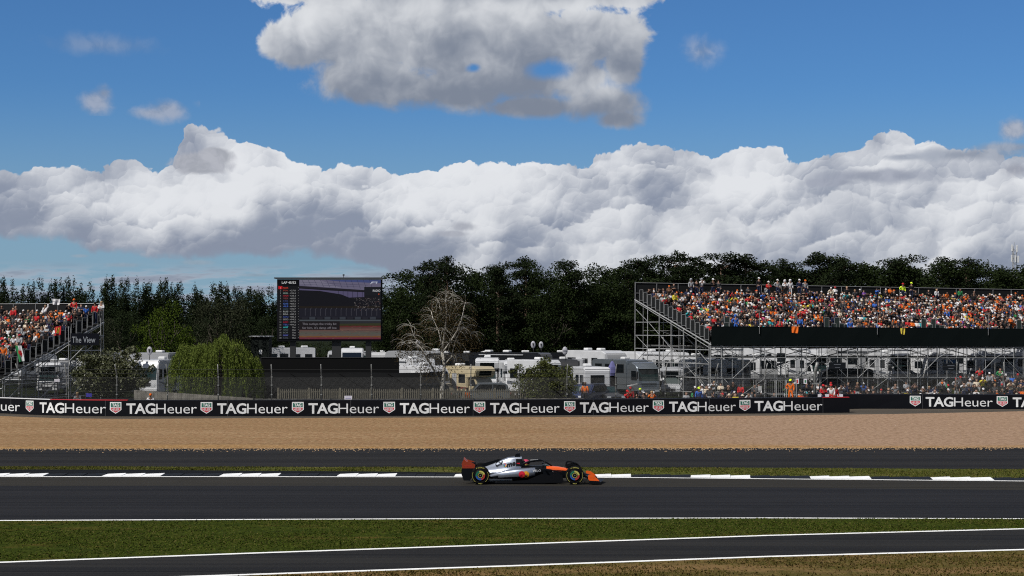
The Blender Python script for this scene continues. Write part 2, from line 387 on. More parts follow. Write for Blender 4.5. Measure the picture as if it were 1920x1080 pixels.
# ------------------------------------------------------------------ ground materials
def ground_mat(name, build):
    m = bpy.data.materials.new(name); m.use_nodes = True; n = NT(m.node_tree); b = n.n['Principled BSDF']
    b.inputs['Roughness'].default_value = .95; b.inputs['Specular IOR Level'].default_value = .02
    pos = n.node('ShaderNodeNewGeometry').outputs['Position']; build(n, b, pos); MATS[name] = m; return m
def stretched(n, pos, sx, sy, sz=1.):
    x = n.node('ShaderNodeMapping'); n.put(x.inputs[0], pos); x.inputs['Scale'].default_value = (sx, sy, sz); return x.outputs[0]
def bump(n, b, h, strength, dist):
    x = n.node('ShaderNodeBump'); n.put(x.inputs['Height'], h); x.inputs['Strength'].default_value = strength; x.inputs['Distance'].default_value = dist
    n.l.new(x.outputs[0], b.inputs['Normal'])
def asphalt(dark, light, rough=.82):
    def f(n, b, pos):
        a = n.noise(stretched(n, pos, .012, .55), 1.0, 3, .5)           # long lanes along the track
        s = n.noise(stretched(n, pos, .06, 2.2), 1.0, 4, .6)
        g = n.noise(pos, 14., 3, .7); p = n.noise(pos, .35, 3, .6); k = n.noise(stretched(n, pos, .007, 5.), 1.0, 3, .7); k2 = n.noise(stretched(n, pos, .02, .9), 1.0, 2, .5)
        c = n.mix(n.ss(n.m('ADD', n.m('MULTIPLY', a, .6), n.m('MULTIPLY', s, .4)), .36, .64), dark, light)
        c = n.mix(n.m('MULTIPLY', n.ss(g, .45, .8), .45), c, [x*2.1 for x in light])
        c = n.mix(n.m('MULTIPLY', n.ss(p, .5, .8), .25), c, [x*.6 for x in dark])
        c = n.mix(n.m('MULTIPLY', n.ss(k, .53, .66), n.ss(k2, .40, .62)), c, [x*.45 for x in dark]); c = n.mix(n.m('MULTIPLY', n.ss(k, .46, .36), .5), c, [x*1.35 for x in light])
        n.put(b.inputs['Base Color'], c); b.inputs['Roughness'].default_value = rough; b.inputs['Specular IOR Level'].default_value = .06
        bump(n, b, g, .25, .01)
    return f
def grass(g1, g2, dry, amt, sc=1.0):
    def f(n, b, pos):
        p = n.noise(stretched(n, pos, .10*sc, .5*sc), 1.0, 5, .62); q = n.noise(pos, 1.1, 5, .7); r = n.noise(stretched(n, pos, 7., 2.), 1.0, 3, .8)
        c = n.mix(n.ss(q, .32, .68), g1, g2)
        c = n.mix(n.ss(n.m('ADD', n.m('MULTIPLY', p, .75), n.m('MULTIPLY', q, .25)), .62-amt, .74-amt), c, dry)
        c = n.mix(n.m('MULTIPLY', n.ss(r, .50, .72), .6), c, [x*1.9 for x in g2]); c = n.mix(n.m('MULTIPLY', n.ss(r, .48, .28), .65), c, [x*.25 for x in g1])
        n.put(b.inputs['Base Color'], c); bump(n, b, r, .8, .05)
    return f
def gravel(n, b, pos):
    big = n.noise(stretched(n, pos, .03, .16), 1.0, 4, .6); g = n.noise(stretched(n, pos, 5.5, 1.5), 1.0, 5, .9); h = n.noise(stretched(n, pos, 2.1, .7), 1., 3, .7)
    v = n.voro(stretched(n, pos, 4.2, 1.3), 1.0, 'F1')
    rake = n.noise(stretched(n, pos, .02, 1.9), 1.0, 3, .6)
    c = n.mix(n.ss(big, .35, .65), (.215, .138, .070), (.275, .184, .102))
    c = n.mix(n.ss(h, .35, .65), c, (.235, .138, .072)); c = n.mix(n.m('MULTIPLY', n.ss(rake, .5, .72), .55), c, (.18, .115, .065)); c = n.mix(n.m('MULTIPLY', n.ss(rake, .46, .30), .45), c, (.36, .255, .155))
    sx = n.node('ShaderNodeSeparateXYZ'); n.put(sx.inputs[0], pos); worn = n.noise(stretched(n, pos, .05, .3), 1., 3, .6)
    c = n.mix(n.m('MULTIPLY', n.ss(n.m('MULTIPLY_ADD', worn, 30., sx.outputs[0]), 12., 34.), .75), c, (.30, .205, .150))     # paler, pinker stone towards the right
    c = n.mix(n.m('MULTIPLY', n.ss(n.m('MULTIPLY_ADD', worn, 8., sx.outputs[1]), 94.5, 91.5), .8), c, (.30, .175, .068))    # fresh golden stone along the tarmac
    c = n.mix(n.m('MULTIPLY', n.ss(g, .51, .68), .60), c, (.50, .37, .23)); c = n.mix(n.m('MULTIPLY', n.ss(g, .48, .33), .60), c, (.10, .058, .028))
    c = n.mix(n.m('MULTIPLY', n.ss(v, .35, .7), .3), c, (.12, .07, .035))
    n.put(b.inputs['Base Color'], c); bump(n, b, g, .7, .06)
M_track = ground_mat('track_asphalt', asphalt((.0100,.0104,.0125), (.0160,.0162,.0185)))
M_track_edge = ground_mat('track_edge_asphalt', asphalt((.0190,.0178,.0150), (.0270,.0250,.0215)))
M_runoff = ground_mat('runoff_asphalt', asphalt((.0100,.0100,.0110), (.0190,.0184,.0186)))
M_road = ground_mat('service_road_asphalt', asphalt((.0098,.0101,.0115), (.0205,.0200,.0193)))
M_strip = ground_mat('old_tarmac', asphalt((.050,.043,.036), (.085,.074,.060)))
M_black = ground_mat('black_kerb_apron', asphalt((.0035,.004,.005), (.0055,.006,.007)))
M_grass = ground_mat('mown_grass', grass((.018,.028,.003), (.035,.045,.006), (.075,.052,.014), .09))
M_verge = ground_mat('verge_grass', grass((.045,.055,.012), (.070,.075,.018), (.120,.100,.035), .08, 1.5))
M_dry = ground_mat('dry_grass', grass((.060,.052,.014), (.085,.066,.022), (.150,.095,.042), .14))
M_gravel = ground_mat('gravel_stones', gravel)
M_field = ground_mat('field_grass', grass((.007,.010,.004), (.012,.016,.006), (.022,.018,.010), .02, .4))
M_bank = ground_mat('bank_grass', grass((.020,.026,.009), (.028,.034,.010), (.045,.038,.018), .04, 1.))
M_line = mat('white_line_paint', (.80,.81,.80), .6, noise=(3., .08))

# ------------------------------------------------------------------ ground
def edge(pts, px): return lerp_pts(pts, px)
XS = [-1400,-900,-500,-250,0,120,240,480,720,960,1200,1440,1680,1920,2170,2500,2900,3400]
E_bot = [(0,1330),(1920,1330)]
E0 = [(0,1092.5),(480,1077),(960,1061),(1440,1043.5),(1920,1030.5)]
E1 = [(0,1054.5),(480,1037),(960,1020.5),(1440,1004),(1920,991.5)]
E2 = [(0,976),(480,974),(960,972.2),(1440,971.2),(1920,972.8)]
E2b = [(0,911),(480,910.5),(960,911),(1440,914),(1920,919)]
E3 = [(0,893.8),(480,893.8),(960,894.6),(1200,895.5),(1440,897.8),(1920,902)]
E4 = [(0,880),(240,880.5),(480,882.5),(800,884.5),(1100,889),(1320,892),(1440,893.5),(1920,897)]
E5 = [(0,875),(240,875),(480,875.5),(960,876),(1440,877),(1920,880)]
E6 = [(0,841.3),(960,840.5),(1440,840),(1920,838.8)]
E7 = [(-250,772),(0,780),(60,782),(120,784.5),(240,785.5),(480,784),(960,782.3),(1300,780),(1600,778.5),(1720,775),(1920,771),(2500,764)]
E8 = [(-250,764),(0,772),(120,775),(240,776),(480,775.5),(960,775),(1300,772),(1593,769.5),(1620,764.5),(1920,765),(2500,760)]
def strip(name, near, far, m, sub=1):
    mb = MB(); rows = []
    for k in range(sub+1):
        rows.append([G(px, edge(near, px))*(1-k/sub) + G(px, edge(far, px))*(k/sub) for px in XS])
    for r0, r1 in zip(rows, rows[1:]):
        for i in range(len(XS)-1): mb.quad(r0[i], r0[i+1], r1[i+1], r1[i])
    o = mb.build(name, m); o['kind'] = 'structure'; return o
strip('dry_grass', E_bot, E0, M_dry); strip('service_road', E0, E1, M_road); strip('mown_grass', E1, E2, M_grass)
strip('race_track', E2, E2b, M_track); strip('track_edge', E2b, E3, M_track_edge); strip('kerb_apron', E3, E4, M_black)
strip('grass_verge', E4, E5, M_verge); strip('runoff_asphalt', E5, E6, M_runoff); strip('gravel_trap', E6, E7, M_gravel)
strip('barrier_apron', E7, E8, M_strip)
def line(name, e, w, dz=.004):
    mb = MB()
    pts = [G(px, edge(e, px)) for px in range(-1200, 3200, 60)]
    for a, b in zip(pts, pts[1:]):
        n = Vector((-(b-a).y, (b-a).x, 0)).normalized()*w/2; u = Vector((0,0,dz))
        mb.quad(a-n+u, b-n+u, b+n+u, a+n+u)
    mb.build(name, M_line)['kind'] = 'structure'
line('road_line', E0, .24); line('road_line', E1, .24); line('track_line', E2, .22); line('track_line', E3, .26)
# short blades standing on the grass strips: far too many to count, one mesh per strip
def blades(name, near, far, N, h, cols, lab, x0=-40, x1=1990, seed=1):
    r = np.random.default_rng(seed); px = r.uniform(x0, x1, N*2); t = r.uniform(.02, .98, N*2)
    pa = [G(a, edge(near, a)) for a in np.linspace(x0, x1, 60)]; pb = [G(a, edge(far, a)) for a in np.linspace(x0, x1, 60)]
    A = np.array([p[:] for p in pa]); B = np.array([p[:] for p in pb]); u = (px-x0)/(x1-x0)*59; i = np.minimum(u.astype(int), 58); f = (u-i)[:,None]
    q = (A[i]*(1-f)+A[i+1]*f)*(1-t[:,None]) + (B[i]*(1-f)+B[i+1]*f)*t[:,None]
    keep = (np.sin(q[:,0]*.9+np.sin(q[:,1]*1.3)*2)+np.sin(q[:,1]*1.1+q[:,0]*.23)+r.normal(0, 1.1, len(q))) > -.6; q = q[keep][:N]; N = len(q)
    a = r.uniform(0, math.pi, N); w = r.uniform(.012, .035, N); hh = h*r.uniform(.5, 1.3, N); dx, dy = np.cos(a)*w, np.sin(a)*w; ln = r.normal(0, .4, (N,2))*hh[:,None]
    v = np.zeros((N,3,3)); v[:,0] = q; v[:,0,0] -= dx; v[:,0,1] -= dy; v[:,1] = q; v[:,1,0] += dx; v[:,1,1] += dy; v[:,2] = q; v[:,2,:2] += ln; v[:,2,2] += hh
    me = bpy.data.meshes.new(name); me.vertices.add(3*N); me.vertices.foreach_set('co', v.astype(np.float32).ravel()); me.loops.add(3*N); me.loops.foreach_set('vertex_index', np.arange(3*N, dtype=np.int32))
    me.polygons.add(N); me.polygons.foreach_set('loop_start', np.arange(0, 3*N, 3, dtype=np.int32))
    for k, c in enumerate(cols): me.materials.append(mat(name+'_%d' % k, c, .9, spec=.02))
    me.polygons.foreach_set('material_index', r.integers(0, len(cols), N).astype(np.int32)); me.update(calc_edges=True)
    tag(link(name, me), lab, 'grass', kind='stuff')
blades('grass_blades', E1, E2, 40000, .030, [(.042,.060,.008),(.056,.070,.013),(.080,.074,.022),(.034,.048,.008)], 'short green grass between the service road and the track', seed=2)
blades('dry_grass_blades', E_bot, E0, 50000, .045, [(.085,.062,.020),(.11,.072,.030),(.060,.050,.012),(.045,.040,.010)], 'dry brown grass at the bottom edge of the picture', x0=380, seed=3)
blades('verge_blades', E4, E5, 22000, .05, [(.050,.060,.010),(.070,.075,.015),(.095,.085,.028)], 'narrow yellow-green verge between the kerb and the runoff tarmac', seed=4)
# the country beyond: one sheet to the horizon, rising gently behind the barrier
mb = MB(); ys = [-60, 20, 100, 114, 150, 165, 180, 195, 210, 225, 240, 300, 600, 1500, 6000]; xs = [-6000,-1500,-400,-200,-100,0,100,200,400,1500,6000]
for j in range(len(ys)-1):
    for i in range(len(xs)-1):
        za, zb = terrain(ys[j])-.03, terrain(ys[j+1])-.03
        mb.quad((xs[i],ys[j],za),(xs[i+1],ys[j],za),(xs[i+1],ys[j+1],zb),(xs[i],ys[j+1],zb))
mb.build('ground', M_field)['kind'] = 'structure'

# kerb: ramped blocks, three white then three black, along the far edge of the track
kp = smooth_path([(px, edge(E3, px)-.9) for px in range(-1200, 3100, 240)])
M_kw = mat('kerb_white', (.78,.79,.80), .55, noise=(2., .10)); M_kb = mat('kerb_black', (.006,.007,.009), .6)
kt = tag(empty('track_kerb', kp.at(kp.at_px(960))[0]), 'low ramped kerb in alternating white and black lengths on the far track edge', 'kerb')
base = kt.location.copy(); s0 = kp.at_px(192.5); per = (kp.at_px(1294)-kp.at_px(192.5))/5.; blk = per/6.
inv = kt.location
for k in range(-9, 12):
    for colr in (0, 1):
        mb = MB()
        for j in range(3):
            sa = s0 + k*per + (j + 3*colr)*blk; sb = sa + blk*.995
            (a, d), (b, e) = kp.at(sa), kp.at(sb)
            n = Vector((-d.y, d.x, 0)); w = .95
            z0, z1 = .010, .055
            # sawtooth: each block climbs towards its right end
            vs = [a, b, b+n*w, a+n*w, a+Vector((0,0,z0)), b+Vector((0,0,z0+.01)), b+n*w+Vector((0,0,z1)), a+n*w+Vector((0,0,z1-.036))]
            mb.add([v-base for v in vs], [(3,2,1,0),(4,5,6,7),(0,1,5,4),(1,2,6,5),(2,3,7,6),(3,0,4,7)])
        mb.build('kerb_block', M_kb if colr else M_kw, kt)

# stones thrown out of the gravel on to the tarmac, and tufts at the strip edges
r_ = np.random.default_rng(8); mb = MB()
for k in range(2600):
    px = r_.uniform(-60, 2000); q = G(px, edge(E6, px) + abs(r_.normal(0, 2.6)) - .8); s_ = r_.uniform(.02, .05); a = r_.uniform(0, 6.28)
    c_, n_ = math.cos(a)*s_, math.sin(a)*s_
    mb.add([(q.x+c_, q.y+n_, 0), (q.x-n_, q.y+c_, 0), (q.x-c_, q.y-n_, 0), (q.x+n_, q.y-c_, 0), (q.x, q.y, s_*.9)], [(0,1,4),(1,2,4),(2,3,4),(3,0,4)])
tag(mb.build('stray_stones', mat('tan_stone', (.30,.20,.11), .9), fix=False), 'tan stones scattered from the gravel trap on to the runoff tarmac', 'stones', kind='stuff')

# ------------------------------------------------------------------ advertising barriers
M_banner = mat('black_banner', (.0045,.005,.0075), .45, spec=.12)
M_seam = mat('banner_seam', (.03,.032,.038), .6); M_letter = mat('banner_lettering', (.70,.71,.72), .5, noise=(.8,.13)); M_green = mat('emblem_green', (.02,.13,.09), .5)
M_red = mat('emblem_red', (.50,.05,.07), .5); M_capred = mat('red_capping', (.42,.02,.03), .5); M_capwhite = mat('white_capping', (.62,.63,.65), .5)
def emblem_shape():
    o = [(-.38,.70),(.38,.70),(.39,.20),(.30,.12),(0,-.06),(-.30,.12),(-.39,.20)]
    return o
def make_barrier(name, path, sa, sb, h, thick, marks, label, caps, join=7.0, z=0.):
    mid, _ = path.at((sa+sb)/2); root = tag(empty(name, mid), label, 'barrier'); O = mid
    def W(s, off, zz):                      # off > 0 is towards the camera
        p, d = path.at(s); n = Vector((d.y, -d.x, 0)); return p + n*off + Vector((0,0,zz)) - O
    mb = MB(); N = max(2, int((sb-sa)/1.2)); rings = []
    for i in range(N+1):
        s = sa + (sb-sa)*i/N
        w = .012*math.sin(i*2.1)*(1 if 0 < i < N else 0)
        rings.append([W(s, 0, 0), W(s, .0+w, h*.5), W(s, 0, h), W(s, -.06, h+.03), W(s, -thick, h+.03), W(s, -thick, 0)])
    mb.loft(rings, smooth=False); mb.build('banner', M_banner, root)
    for i in range(1, int((sb-sa)/8.6)+1):
        s = sa + i*8.6
        if s < sb-.3: mb = MB(); mb.add([W(s-.02,.016,.0), W(s+.02,.016,.0), W(s+.02,.016,h), W(s-.02,.016,h), W(s-.02,.004,.0), W(s+.02,.004,.0), W(s+.02,.004,h), W(s-.02,.004,h)], [(3,2,1,0),(4,5,6,7),(0,1,5,4),(1,2,6,5),(2,3,7,6),(3,0,4,7)]); mb.build('banner_seam', M_seam, root)
    for a, b, m in caps:                    # coloured strip laid on top
        mb = MB(); M = max(2, int((b-a)/1.5))
        mb.loft([[W(a+(b-a)*i/M, .012, h+.005), W(a+(b-a)*i/M, .012, h+.055), W(a+(b-a)*i/M, -.28, h+.055), W(a+(b-a)*i/M, -.28, h+.032)] for i in range(M+1)], smooth=False)
        mb.build('capping', m, root)
    def lay(mb, v, f, s, x0, z0, kx, kz, off, mi=0):
        mb.add([W(s + x0 + x*kx, off, z0 + y*kz) for x, y in v], f, mi)
    zb = .17
    for kind, s, *rest in marks:
        if kind == 'word':
            mb = MB(); a = text_mesh('TAG', .026, 0, .98); b = text_mesh('Heuer', -.004, 0, .97)
            tw = rest[0]; wa, wb = tw*.415, tw*.575; cap = .70
            lay(mb, a[0], a[1], s, 0, zb+.03, wa/a[2], cap, .02)
            lay(mb, b[0], b[1], s, wa+tw*.010, zb+.03, wb/b[2], cap, .02)
            mb.build('lettering', M_letter, root)
        else:
            e = MB(); o = emblem_shape()
            lay(e, [(x*1.07, .32+(y-.32)*1.07) for x, y in o], [tuple(range(7))], s, 0, zb+.10, 1, 1, .018); em = e.build('emblem', M_letter, root)
            t = MB(); lay(t, [(-.34,.66),(.34,.66),(.345,.37),(-.345,.37)], [(3,2,1,0)], s, 0, zb+.10, 1, 1, .022, 0)
            lay(t, [(-.345,.33),(.345,.33),(.345,.21),(.28,.14),(0,-.015),(-.28,.14),(-.345,.21)], [tuple(range(6,-1,-1))], s, 0, zb+.10, 1, 1, .022, 1)
            t.build('shield', [M_green, M_red], em, fix=False)
            x = MB(); a = text_mesh('TAG', .03, 0, .95); lay(x, a[0], a[1], s-.25, 0, zb+.10+.42, .50/a[2], .20, .027); x.build('shield_lettering', M_letter, em, fix=False)
            x = MB(); a = text_mesh('HEUER', .0, 0, .95); lay(x, a[0], a[1], s-.27, 0, zb+.10+.10, .54/a[2], .19, .027)
            x.build('shield_lettering', M_letter, em, fix=False)
    return root
BPTS = [(-420,761),(-150,770),(0,775),(60,777.6),(120,779.5),(240,780.6),(480,780.4),(720,780),(960,779.5),(1300,776.5),(1593,773.8)]
bpath = smooth_path(BPTS)
sA, sB = .2, bpath.s[-1]
mk = []
for c in (57,218,388,559,730,899,1068,1234,1396): mk.append(('emblem', bpath.at_px(c)))
for c, e in ((-85,39),(76,200),(238,370),(408,540),(579,711),(750,881),(919,1049),(1087,1216),(1254,1379),(1414,1541)): mk.append(('word', bpath.at_px(c), bpath.at_px(e)-bpath.at_px(c)))
p1 = bpath.at_px
barrier = make_barrier('advertising_barrier', bpath, sA, sB, 1.10, .85, mk,
    'long black banner barrier with ten white wordmarks behind the gravel trap', [(p1(-200), p1(95), M_capwhite), (p1(95), p1(240), M_capred), (p1(1543), sB-.02, M_capred)])
rpath = smooth_path([(1520,766.8),(1610,766.2),(1750,766.6),(1920,767.6),(2200,769),(2700,771)])
mk = [('emblem', rpath.at_px(1715)), ('emblem', rpath.at_px(1878)), ('emblem', rpath.at_px(2041)), *[('word', rpath.at_px(c), rpath.at_px(c+125.5)-rpath.at_px(c)) for c in (1734.5, 1897.5, 2061)]]
make_barrier('advertising_barrier', rpath, 0.1, rpath.s[-1]-.1, 1.09, .8, mk,
    'shorter black banner barrier set further back at the right, starting with a bare length', [])

# ------------------------------------------------------------------ debris fence on posts
M_post = mat('galvanised_post', (.20,.205,.20), .55, metal=.3, noise=(6., .25)); M_wire = mat('fence_wire', (.020,.021,.022), .6, metal=.2)
fpts = [(-420,758),(-150,764.5),(0,769),(240,773),(960,772.5),(1300,770),(1520,765.5),(1640,761.5),(1920,762.5),(2300,764)]
fpath = smooth_path(fpts)
froot = tag(empty('debris_fence', fpath.at(fpath.s[-1]/2)[0]), 'tall wire debris fence with bent-topped posts running just behind the banner barriers', 'fence')
O = froot.location.copy()
def FW(s, off, z):
    p, d = fpath.at(s); n = Vector((d.y, -d.x, 0)); return p + n*off + Vector((0,0,z)) - O
posts = [-150,-57,37,126,220,315,410,510,603,697,789,883,973,1063,1154,1247,1341,1434,1527,1617,1705,1793,1880,1968,2056,2145]
FH = 3.15
for i, c in enumerate(posts):
    s = fpath.at_px(c); r = .13 if c == 1527 else .042; b = .12*math.sin(i*1.7)
    mb = MB(); mb.tube([FW(s, 0, 0), FW(s, 0, 2.45), FW(s, .12+b*.2, 2.95), FW(s, .42+b, FH+.38)], r, 6)
    for zz in (.6, 1.3, 2.0, 2.6): mb.box(FW(s, .03, zz), (.12, .08, .09))
    mb.build('fence_post', M_post, froot)
    if c == 1527: mb = MB(); mb.box(FW(s, 0, 1.9), (.62, .3, .12)); mb.box(FW(s+.5, 0, 1.5), (.10, .10, 3.0)); mb.build('gate_post', M_post, froot)
sa, sb = fpath.at_px(posts[0]), fpath.at_px(posts[-1])
w = MB(); pitch = .085; n = int((sb-sa)/pitch); hh = 2.55
def wire(a, b, r):                          # a thin three-sided wire
    d = (b-a).normalized(); u = d.cross(Vector((0,1,0))).normalized()*r; v = Vector((0,-1,0))*r
    w.add([a+u, a-u*.5+v, a-u*.5-v, b+u, b-u*.5+v, b-u*.5-v], [(0,1,4,3),(1,2,5,4),(2,0,3,5)])
for k in range(n):
    s = sa + k*pitch; wire(FW(s, .03, .35), FW(min(s+hh-.35, sb), .03, hh), .0048)
    if k % 2 == 0: wire(FW(s, .035, hh), FW(min(s+hh-.35, sb), .035, .35), .0032)
w.build('wire_mesh', M_wire, froot, fix=False)
w = MB()
for zz in (.5, 1.0, 1.5, 2.0, 2.55, 2.85, 3.15):
    m_ = int((sb-sa)/1.2); off = .03 if zz < 2.6 else .03+(zz-2.6)*.6
    w.tube([FW(sa+(sb-sa)*i/m_, off, zz) for i in range(m_+1)], .009, 4)
w.build('cable', M_wire, froot, fix=False)

# ------------------------------------------------------------------ trees
rng = np.random.default_rng(11)
def leaf_mat(name, a, b, rough=.75):
    m = bpy.data.materials.new(name); m.use_nodes = True; n = NT(m.node_tree); s = n.n['Principled BSDF']
    s.inputs['Roughness'].default_value = rough; s.inputs['Specular IOR Level'].default_value = .25 if rough < .5 else .04
    c = n.node('ShaderNodeTexCoord').outputs['Object']; v = n.noise(c, 1.3, 3, .7); w = n.noise(c, 9., 2, .7)
    n.put(s.inputs['Base Color'], n.mix(n.ss(n.m('ADD', n.m('MULTIPLY', v, .5), n.m('MULTIPLY', w, .5)), .36, .64), a, b))
    MATS[name] = m; return m
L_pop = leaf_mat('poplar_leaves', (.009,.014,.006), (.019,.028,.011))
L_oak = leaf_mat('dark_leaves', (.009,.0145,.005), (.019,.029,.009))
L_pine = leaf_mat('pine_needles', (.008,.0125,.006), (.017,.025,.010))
L_green = leaf_mat('green_leaves', (.030,.052,.005), (.060,.085,.012))
L_olive = leaf_mat('olive_leaves', (.014,.018,.009), (.034,.038,.022))
L_will = leaf_mat('willow_leaves', (.055,.080,.014), (.112,.142,.030), .55)
L_bush = leaf_mat('bush_leaves', (.036,.044,.013), (.095,.10,.055), .42)
L_shrub = leaf_mat('shrub_leaves', (.035,.044,.012), (.080,.088,.030), .5)
L_birch = leaf_mat('birch_leaves', (.028,.022,.010), (.060,.045,.022))
M_bark = mat('bark', (.055,.045,.035), .9, noise=(3., .4)); M_birch = mat('birch_bark', (.36,.345,.31), .8, noise=(4., .35)); M_pinebark = mat('pine_bark', (.10,.065,.045), .9, noise=(3., .4))

def leaves_mesh(name, pts, size, m, nrm=None, up=0., aspect=.6, fix=False):
    """leaf-sized faces at the points, turned at random"""
    N = len(pts); a = rng.normal(size=(N,3)); a[:,2] += up; a /= np.linalg.norm(a, axis=1)[:,None]
    b = np.cross(a, rng.normal(size=(N,3))); b /= np.linalg.norm(b, axis=1)[:,None]
    s = (size*rng.uniform(.6, 1.35, N))[:,None]
    v = np.stack([pts - a*s*.5, pts + b*s*.5*aspect, pts + a*s*.5, pts - b*s*.5*aspect], 1).reshape(-1,3)
    me = bpy.data.meshes.new(name); me.vertices.add(4*N); me.vertices.foreach_set('co', v.astype(np.float32).ravel())
    me.loops.add(4*N); me.loops.foreach_set('vertex_index', np.arange(4*N, dtype=np.int32)); me.polygons.add(N)
    me.polygons.foreach_set('loop_start', np.arange(0, 4*N, 4, dtype=np.int32)); me.materials.append(m); me.update(calc_edges=True); return me
def in_blobs(blobs, N, shell=.45):
    w = np.array([b[3]*b[4]*b[5] for b in blobs])**.75; idx = rng.choice(len(blobs), N, p=w/w.sum()); B = np.array(blobs)[idx]
    d = rng.normal(size=(N,3)); d /= np.linalg.norm(d, axis=1)[:,None]; r = rng.uniform(0, 1, N)**shell*rng.uniform(.88, 1.14, N)
    return B[:,:3] + d*B[:,3:6]*r[:,None]
def limb(mb, p, d, L, r, depth, mi=0, spread=.5, up=.15, n=5):
    d = d.normalized(); pts = [p]; q = p.copy(); dd = d.copy()
    for k in range(3):
        dd = (dd + Vector((random.uniform(-1,1), random.uniform(-1,1), random.uniform(-.3,1)))*.12 + Vector((0,0,up*.3))).normalized(); q = q + dd*L/3; pts.append(q.copy())
    mb.tube(pts, [r, r*.85, r*.7, r*.5], n, mi, True, False); tips = [q]
    if depth > 0:
        for k in range(random.choice((2,3))):
            nd = (dd + Vector((random.uniform(-1,1), random.uniform(-1,1), random.uniform(-.5,.8)))*spread).normalized()
            tips += limb(mb, pts[random.choice((2,3))], nd, L*random.uniform(.6,.8), r*.5, depth-1, mi, spread, up, max(3, n-1))
    return tips
PROTO = {}
def tree_proto(kind, seed):
    """unit crowns: made at real size, later scaled a little"""
    if (kind, seed) in PROTO: return PROTO[(kind, seed)]
    random.seed(seed*13+len(kind)); t = MB(); U = random.uniform
    if kind == 'poplar':                    # 13 m tall, narrow, ends in several spires
        t.tube([(0,0,0),(.1,0,4),(0,.1,9)], [.22,.17,.06], 6); bl = []
        for k in range(9):
            x, y, h = U(-1.4,1.4), U(-1.2,1.2), U(9.6,12.8); bl.append((x, y, h*.55, U(.65,.95), .85, h*.45)); bl.append((x, y, h-.8, .30, .30, U(.8,1.4)))
        bl.append((0,0,5,1.6,1.5,4.2)); pts = in_blobs(bl, 11000, .5); m, sz = L_pop, .23
    elif kind == 'oak':                     # broad, 14 m
        tp = []; t.tube([(0,0,0),(.1,0,3),(0,.1,6)], [.35,.28,.2], 7)
        for k in range(6): tp += limb(t, Vector((0,0,3.2+k*.5)), Vector((U(-1,1),U(-1,1),.5)), 2.6, .14, 1)
        bl = [(0,0,7,3.6,3.4,4.2),(0,0,3,3.2,3.2,2.4)]
        for k in range(26):
            a = U(0, 6.28); z = U(2.2, 12.6); rr = 4.1*math.sqrt(max(.08, 1-((z-6.8)/6.9)**2)); bl.append((math.cos(a)*rr*U(.6,1), math.sin(a)*rr*U(.6,1), z, U(.9,1.7), U(.9,1.6), U(.6,1.25)))
        pts = in_blobs(bl, 16000, .5); m, sz = L_oak, .25
    elif kind == 'pine':                    # ragged crown with tufts, 15 m
        t.tube([(0,0,0),(.2,0,5),(.1,.1,10),(0,0,13.5)], [.3,.25,.16,.06], 7); bl = []
        for k in range(34):
            z = 4.5 + 10.2*(k/33.)**.8; rr = 3.3*(1-.62*(z-4.5)/10.5)*U(.45,1.15); a = U(0,6.28)
            c = Vector((math.cos(a)*rr, math.sin(a)*rr, z+U(-.2,.5))); t.tube([(0,0,z-.8), c*.6+Vector((0,0,z*.4-.3)), c], [.07,.05,.02], 4)
            bl.append((c.x, c.y, c.z, U(.8,1.35), U(.8,1.35), U(.32,.62)))
            bl.append((c.x*.6, c.y*.6, c.z+.15, U(.7,1.1), U(.7,1.1), U(.4,.6)))
        bl.append((0,0,7.5,2.1,2.1,5.5)); bl.append((0,0,4.,2.4,2.4,2.5)); bl.append((0,0,14.6,.5,.5,.8)); pts = in_blobs(bl, 13000, .45); m, sz = L_pine, .23
    elif kind in ('green_tree', 'olive_tree', 'dark_tree'):   # rounder, low skirts, 8 m
        t.tube([(0,0,0),(.1,0,3)], [.25,.18], 6); bl = [(0,0,4.2,2.9,2.7,3.)]
        for k in range(5): limb(t, Vector((0,0,2.4)), Vector((U(-1,1),U(-1,1),1)), 2.4, .1, 1)
        for k in range(24):
            a = U(0, 6.28); z = U(1.0, 7.6); rr = 3.5*math.sqrt(max(.08, 1-((z-3.9)/4.3)**2)); bl.append((math.cos(a)*rr*.9, math.sin(a)*rr*.9, z, U(.6,1.2), U(.6,1.2), U(.4,.9)))
        pts = in_blobs(bl, 11000, .45); m, sz = ({'green_tree': L_green, 'olive_tree': L_olive, 'dark_tree': L_pop}[kind]), .16
    o = (t.mesh('trunk', M_pinebark if kind == 'pine' else M_bark, False), leaves_mesh('crown', pts, sz, m, up=.2))
    PROTO[(kind, seed)] = o; return o
def place_tree(name, kind, seed, px, top, D, base_h, width, label, group, rz=None, low=0.):
    tm, cm = tree_proto(kind, seed); z0 = terrain(D) - .05 - low; Hh = P(px, top, D).z - z0
    r = tag(empty(name, (P(px, 620, D).x, D, z0), random.uniform(0, 6.28) if rz is None else rz), label, 'tree', group)
    r.scale = (width, width, Hh/base_h); link('trunk', tm, r); link('crown', cm, r); return r
ORD = ['leftmost','second','third','fourth','fifth','sixth','seventh','eighth','ninth','tenth','eleventh','twelfth','thirteenth','fourteenth','fifteenth','sixteenth','seventeenth','eighteenth','nineteenth','twentieth','twenty-first','twenty-second','twenty-third','twenty-fourth','twenty-fifth','twenty-sixth','twenty-seventh','twenty-eighth','twenty-ninth','thirtieth','thirty-first','thirty-second']
def nth(i, n):
    return 'leftmost' if i == 0 else 'rightmost' if i == n-1 else ORD[i] + ' from the left'
random.seed(5)
pops = [(-22,522),(6,512),(40,513),(72,511),(104,522),(128,512),(157,511),(186,524),(206,514),(234,513),(262,512),(286,520),(308,519),(336,521),(364,524),(392,522),(418,527),(444,529),(470,533),(505,529)]
